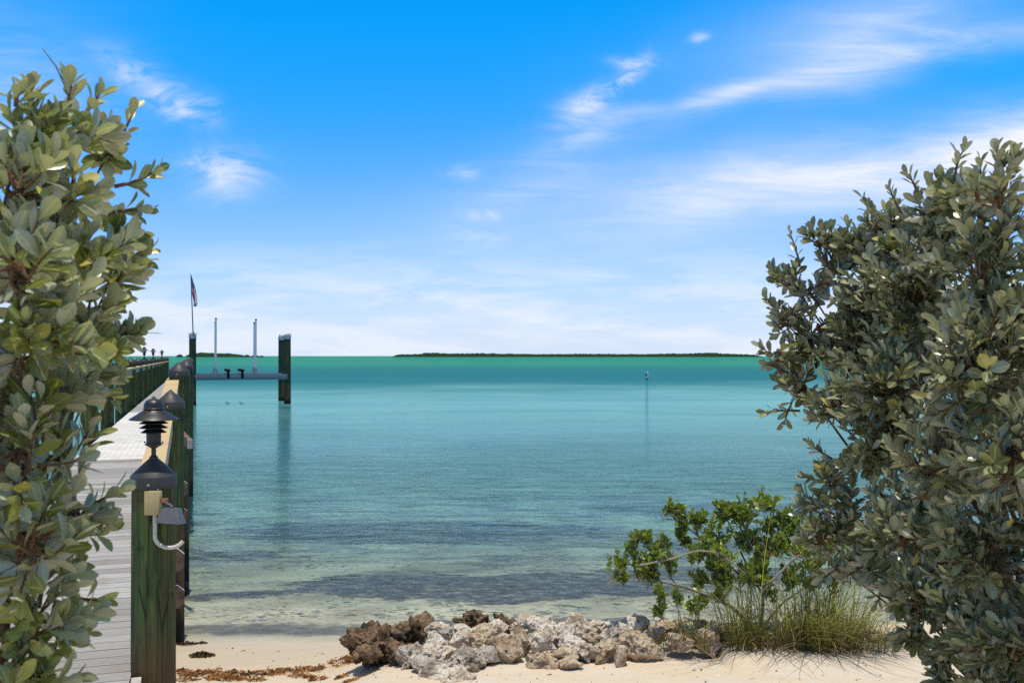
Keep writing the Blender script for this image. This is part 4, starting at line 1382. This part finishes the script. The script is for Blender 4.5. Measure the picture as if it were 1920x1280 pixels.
ROCKS = [
    # px, py, w, h, depth offset, material, tilt, roughness, label
    (704, 1206, 122, 70, .10, rb, 0, 1.7, 'large dark brown pitted rock at the left end of the rock pile'),
    (765, 1197, 100, 62, .15, rb, 5, 1.8, 'dark brown craggy rock behind the large brown one at the left end'),
    (800, 1200, 56, 60, .1, rb, 0, 1.5, 'brown rock wedged between the brown boulders and the first white rocks'),
    (692, 1227, 46, 28, .0, rb, 0, 1.4, 'small brown rock at the foot of the large brown boulder'),
    (740, 1222, 50, 36, .0, rb, 0, 1.5, 'ragged dark brown lump in the middle front of the brown boulders'),
    (776, 1236, 62, 56, -.02, rg, 0, 1.3, 'grey-brown rock where the brown boulders meet the white ones in front'),
    (892, 1163, 66, 26, .25, rb, 0, 1.6, 'weedy olive-brown rock at the back behind the smooth white oval'),
    (948, 1168, 40, 28, .2, rb, 0, 1.4, 'small orange-brown rock at the back, left of the rough white top rock'),
    (822, 1182, 58, 54, .0, rw, 35, 1.0, 'leaning white rock with a pointed top beside the brown boulders'),
    (866, 1179, 42, 26, .0, rw, -8, 0.45, 'smooth white oval stone on top of the pile'),
    (867, 1197, 50, 30, -.02, rw, 18, 0.6, 'white stone with a tan hollow directly beneath the smooth white oval'),
    (918, 1176, 74, 32, .1, rw, 4, 0.9, 'flat-topped white rock right of the smooth oval stone'),
    (815, 1206, 44, 34, -.04, rw, 20, 0.9, 'rounded whitish stone below the leaning pointed rock'),
    (808, 1228, 82, 44, -.06, rw, 14, 1.2, 'pitted white rock in the middle of the left front heap'),
    (868, 1233, 84, 52, -.08, rg, 0, 1.2, 'grey block with a flat right side above the sand'),
    (806, 1256, 84, 44, -.10, rg, 15, 1.4, 'grey craggy rock low at the left of the front heap'),
    (842, 1258, 92, 30, -.12, rw, -4, 1.1, 'white slab lying on the front heap just above the sand'),
    (850, 1275, 96, 30, -.12, rw, 0, 1.3, 'lowest white pitted rock at the bottom edge of the picture'),
    (898, 1203, 66, 58, .0, rt, 0, 1.0, 'rough tan rock under the flat-topped white one'),
    (914, 1228, 40, 36, -.06, rg, 10, 0.7, 'small dark wedge stone by the orange leaves'),
    (950, 1213, 66, 66, -.06, rt, 35, 0.55, 'large smooth-faced tan rock in the centre of the pile'),
    (980, 1170, 66, 46, .05, rw, 0, 1.3, 'rough white knobbly rock on top at the middle of the pile'),
    (978, 1202, 40, 46, .0, rt, 0, 1.0, 'narrow tan rock squeezed under the knobbly white top rock'),
    (1012, 1196, 48, 44, -.02, rw, 25, 1.0, 'white rock with a pointed foot right of the smooth-faced tan one'),
    (1022, 1174, 48, 40, .05, rw, -15, 1.0, 'white rock directly right of the knobbly top rock'),
    (1052, 1192, 62, 46, .0, rw, -18, 1.1, 'whitish rock at the pile centre right, over a dark gap'),
    (1096, 1178, 78, 34, .05, rw, -38, 0.9, 'long white slab sloping down to the right'),
    (1088, 1214, 70, 46, -.04, rw, -30, 1.1, 'knobbly whitish rock just below the long sloping slab'),
    (1012, 1236, 66, 34, -.04, rt, 0, 1.0, 'low tan rock half sunk in the sand at the middle front'),
    (1056, 1226, 46, 34, -.06, rt, 12, 0.8, 'small tan angular stone in front with a dark hole below it'),
    (1072, 1242, 46, 20, -.04, rt, 4, 0.8, 'smallest pale stone lying flat on the sand at the front'),
    (1130, 1170, 54, 32, .1, rw, 8, 1.0, 'white rock at the back right of the sloping slab'),
    (1160, 1174, 44, 32, .08, rw, 0, 1.0, 'pale rock between two white ones at the right back'),
    (1192, 1166, 52, 34, .1, rw, 22, 0.6, 'white rock with dark weed on it at the top right of the pile'),
    (1152, 1194, 64, 34, .0, rg, 0, 1.3, 'dark mossy grey rock in the right half of the pile'),
    (1136, 1218, 44, 52, -.04, rt, -10, 1.1, 'upright tan rock left of the faceted boulder at the right'),
    (1192, 1208, 88, 56, -.02, rt, -14, 0.8, 'big tan boulder with a shaded facet at the right end of the pile'),
    (1165, 1228, 34, 40, -.06, rt, 0, 0.5, 'brown shaded block under the big tan boulder at the right'),
    (1240, 1180, 60, 46, .05, rt, 0, 1.0, 'tan rock behind the dry grass at the right of the pile'),
    (1278, 1200, 50, 38, .0, rt, 0, 0.9, 'tan rock behind the sparse thin grass'),
    (1298, 1172, 80, 38, .15, rw, 0, 1.0, 'pale wide rock under the low shrub branch'),
    (1326, 1200, 52, 44, .0, rt, 0, 1.0, 'tan rock just left of the tall grass'),
    (1352, 1185, 44, 48, .1, rw, 0, 1.0, 'whitish rock in the shade at the foot of the green shrub'),
    (1420, 1196, 70, 44, .15, rg, 0, 1.0, 'grey rock behind the tallest grass tuft'),
    (1590, 1180, 66, 34, .25, rt, 0, 1.0, 'pale stone between the grass and the right shrub'),
    (1655, 1196, 54, 30, .1, rt, 0, 1.0, 'rounded pale stone below the right shrub'),
    (1700, 1210, 56, 30, .05, rw, 0, 1.0, 'whitish stone at the bottom under the right shrub'),
]
for i, (px, py, w, h, off, m_, tilt, rf, lab) in enumerate(ROCKS):
    rock(px, py + 2, w * 1.08, h * 1.12, dd(py) + off, m_, lab, 40 + i, rf, deep=1.1, tilt=tilt, sub=6 if w > 60 else 5)


# ------------------------------------------------------------------ seaweed and litter on the beach
def weed_patch(name, spots, material, label, cat=None, kind=None):
    Vs, Fs = [], []
    for (x, y, r_, n) in spots:
        for _ in range(n):
            a_ = random.uniform(0, 6.283)
            rr = r_ * random.random() ** 0.6
            px_, py_ = x + rr * math.cos(a_) * 1.5, y + rr * math.sin(a_)
            z = ground_z(px_, py_) + random.uniform(0.0, 0.035) * max(0.1, 1 - rr / r_) * min(1.0, r_ / 0.06)
            d1 = rand_unit(); d1.z *= 0.5
            d2 = rand_unit()
            l1, l2 = random.uniform(0.008, 0.026), random.uniform(0.003, 0.008)
            c = Vector((px_, py_, z + 0.003))
            b = len(Vs)
            Vs += [c - d1 * l1 - d2 * l2, c - d1 * l1 * 0.2 + d2 * l2 + Vector((0, 0, .004)), c + d1 * l1 + d2 * l2 * 0.6, c + d1 * l1 * 0.3 - d2 * l2]
            Fs.append((b, b + 1, b + 2, b + 3))
    ob = np_mesh(name, np.array(Vs), np.array(Fs), material, smooth=False)
    return tag(ob, label, cat, kind=kind)


def gpt(px, py):
    """where the photo's pixel meets the beach"""
    d = 5.0
    for _ in range(400):
        p = at(px, py, d)
        if p.z <= ground_z(p.x, p.y):
            return p
        d += 0.01
    return p


random.seed(5)
spots = []
for i in range(105):
    t = random.random()
    px = 335 + 345 * t
    py = interp(px, [(335, 1268), (450, 1266), (520, 1262), (600, 1252), (650, 1240), (680, 1232)]) + random.gauss(0, 4.5)
    p = gpt(px, py)
    spots.append((p.x, p.y, random.uniform(0.015, 0.07), random.randint(6, 26)))
for px, py in ((345, 1258), (375, 1262), (440, 1272), (580, 1270), (600, 1274), (640, 1270), (660, 1276), (560, 1268), (400, 1274), (350, 1276), (480, 1276)):
    p = gpt(px, py)
    spots.append((p.x, p.y, random.uniform(0.03, 0.06), 60))
weed_patch('seaweed_wrack', spots, M['seaweed'], 'line of orange-brown dried seaweed across the beach', 'seaweed', 'stuff')
p = gpt(378, 1229)
weed_patch('seaweed_clump', [(p.x, p.y, 0.065, 260)], M['dark_weed'], 'dark clump of seaweed on the wet sand near the piles', 'seaweed')
p = gpt(352, 1208)
weed_patch('seaweed_clump', [(p.x, p.y, 0.055, 120), (p.x + .1, p.y + .02, .03, 40)], M['dark_weed'], 'thin dark strand of seaweed at the foot of the second pile', 'seaweed')

for px, py, ln, col, lab in ((900, 1242, 0.07, 'dry_leaf', 'orange dead leaf by the grey block among the rocks'), (1160, 1239, 0.06, 'dry_leaf', 'red-brown dead leaf under the big tan boulder'),
                             (908, 1246, 0.05, 'dry_leaf', 'smaller dead leaf on the sand right of the orange one')):
    d = 5.62 if px < 1000 else 5.6
    p = gpt(px, py) + Vector((0, 0, 0.004))
    lv = Leaves(leaf_template())
    lv.add((0, 0, 0), (0.9, 0.3, 0.2), (-0.3, -0.4, 1.0), ln, ln * 0.55)
    ob = leaf_mesh('dead_leaf', lv, M[col])
    ob.location = p
    tag(ob, lab, 'leaf', 'dead leaves fallen among the rocks')


# ------------------------------------------------------------------ shell and twig bits on the sand
random.seed(77)
Vs, Fs = [], []
for _ in range(420):
    x, y = random.uniform(-2.2, 3.2), random.uniform(4.7, 5.75)
    if x < -0.9:
        y = random.uniform(5.6, 7.3)
    sz = random.uniform(0.002, 0.0065)
    el = random.choice((1, 1, 1, 4))
    a_ = random.uniform(0, 3.14)
    z = ground_z(x, y) + sz * 0.4
    c = Vector((x, y, z))
    d1 = Vector((math.cos(a_), math.sin(a_), 0)) * sz * el
    d2 = Vector((-math.sin(a_), math.cos(a_), 0)) * sz
    u_ = Vector((0, 0, sz * 0.7))
    b = len(Vs)
    Vs += [c - d1, c - d2, c + d1, c + d2, c + u_, c - u_]
    for i in range(4):
        Fs.append((b + i, b + (i + 1) % 4, b + 4))
        Fs.append((b + (i + 1) % 4, b + i, b + 5))
mm, q, b_ = mat('beach_bits', 0.8, 0.2)
ri = q.node('ShaderNodeNewGeometry', out=8)
setin(q, b_.inputs['Base Color'], q.ramp(ri, [(0.0, (0.05, 0.035, 0.02)), (0.45, (0.16, 0.10, 0.06)), (0.6, (0.55, 0.48, 0.40)), (1.0, (0.75, 0.70, 0.62))]))
tag(np_mesh('beach_debris', np.array(Vs), np.array(Fs), mm, smooth=False), 'tiny shell and twig bits scattered over the sand', kind='stuff')
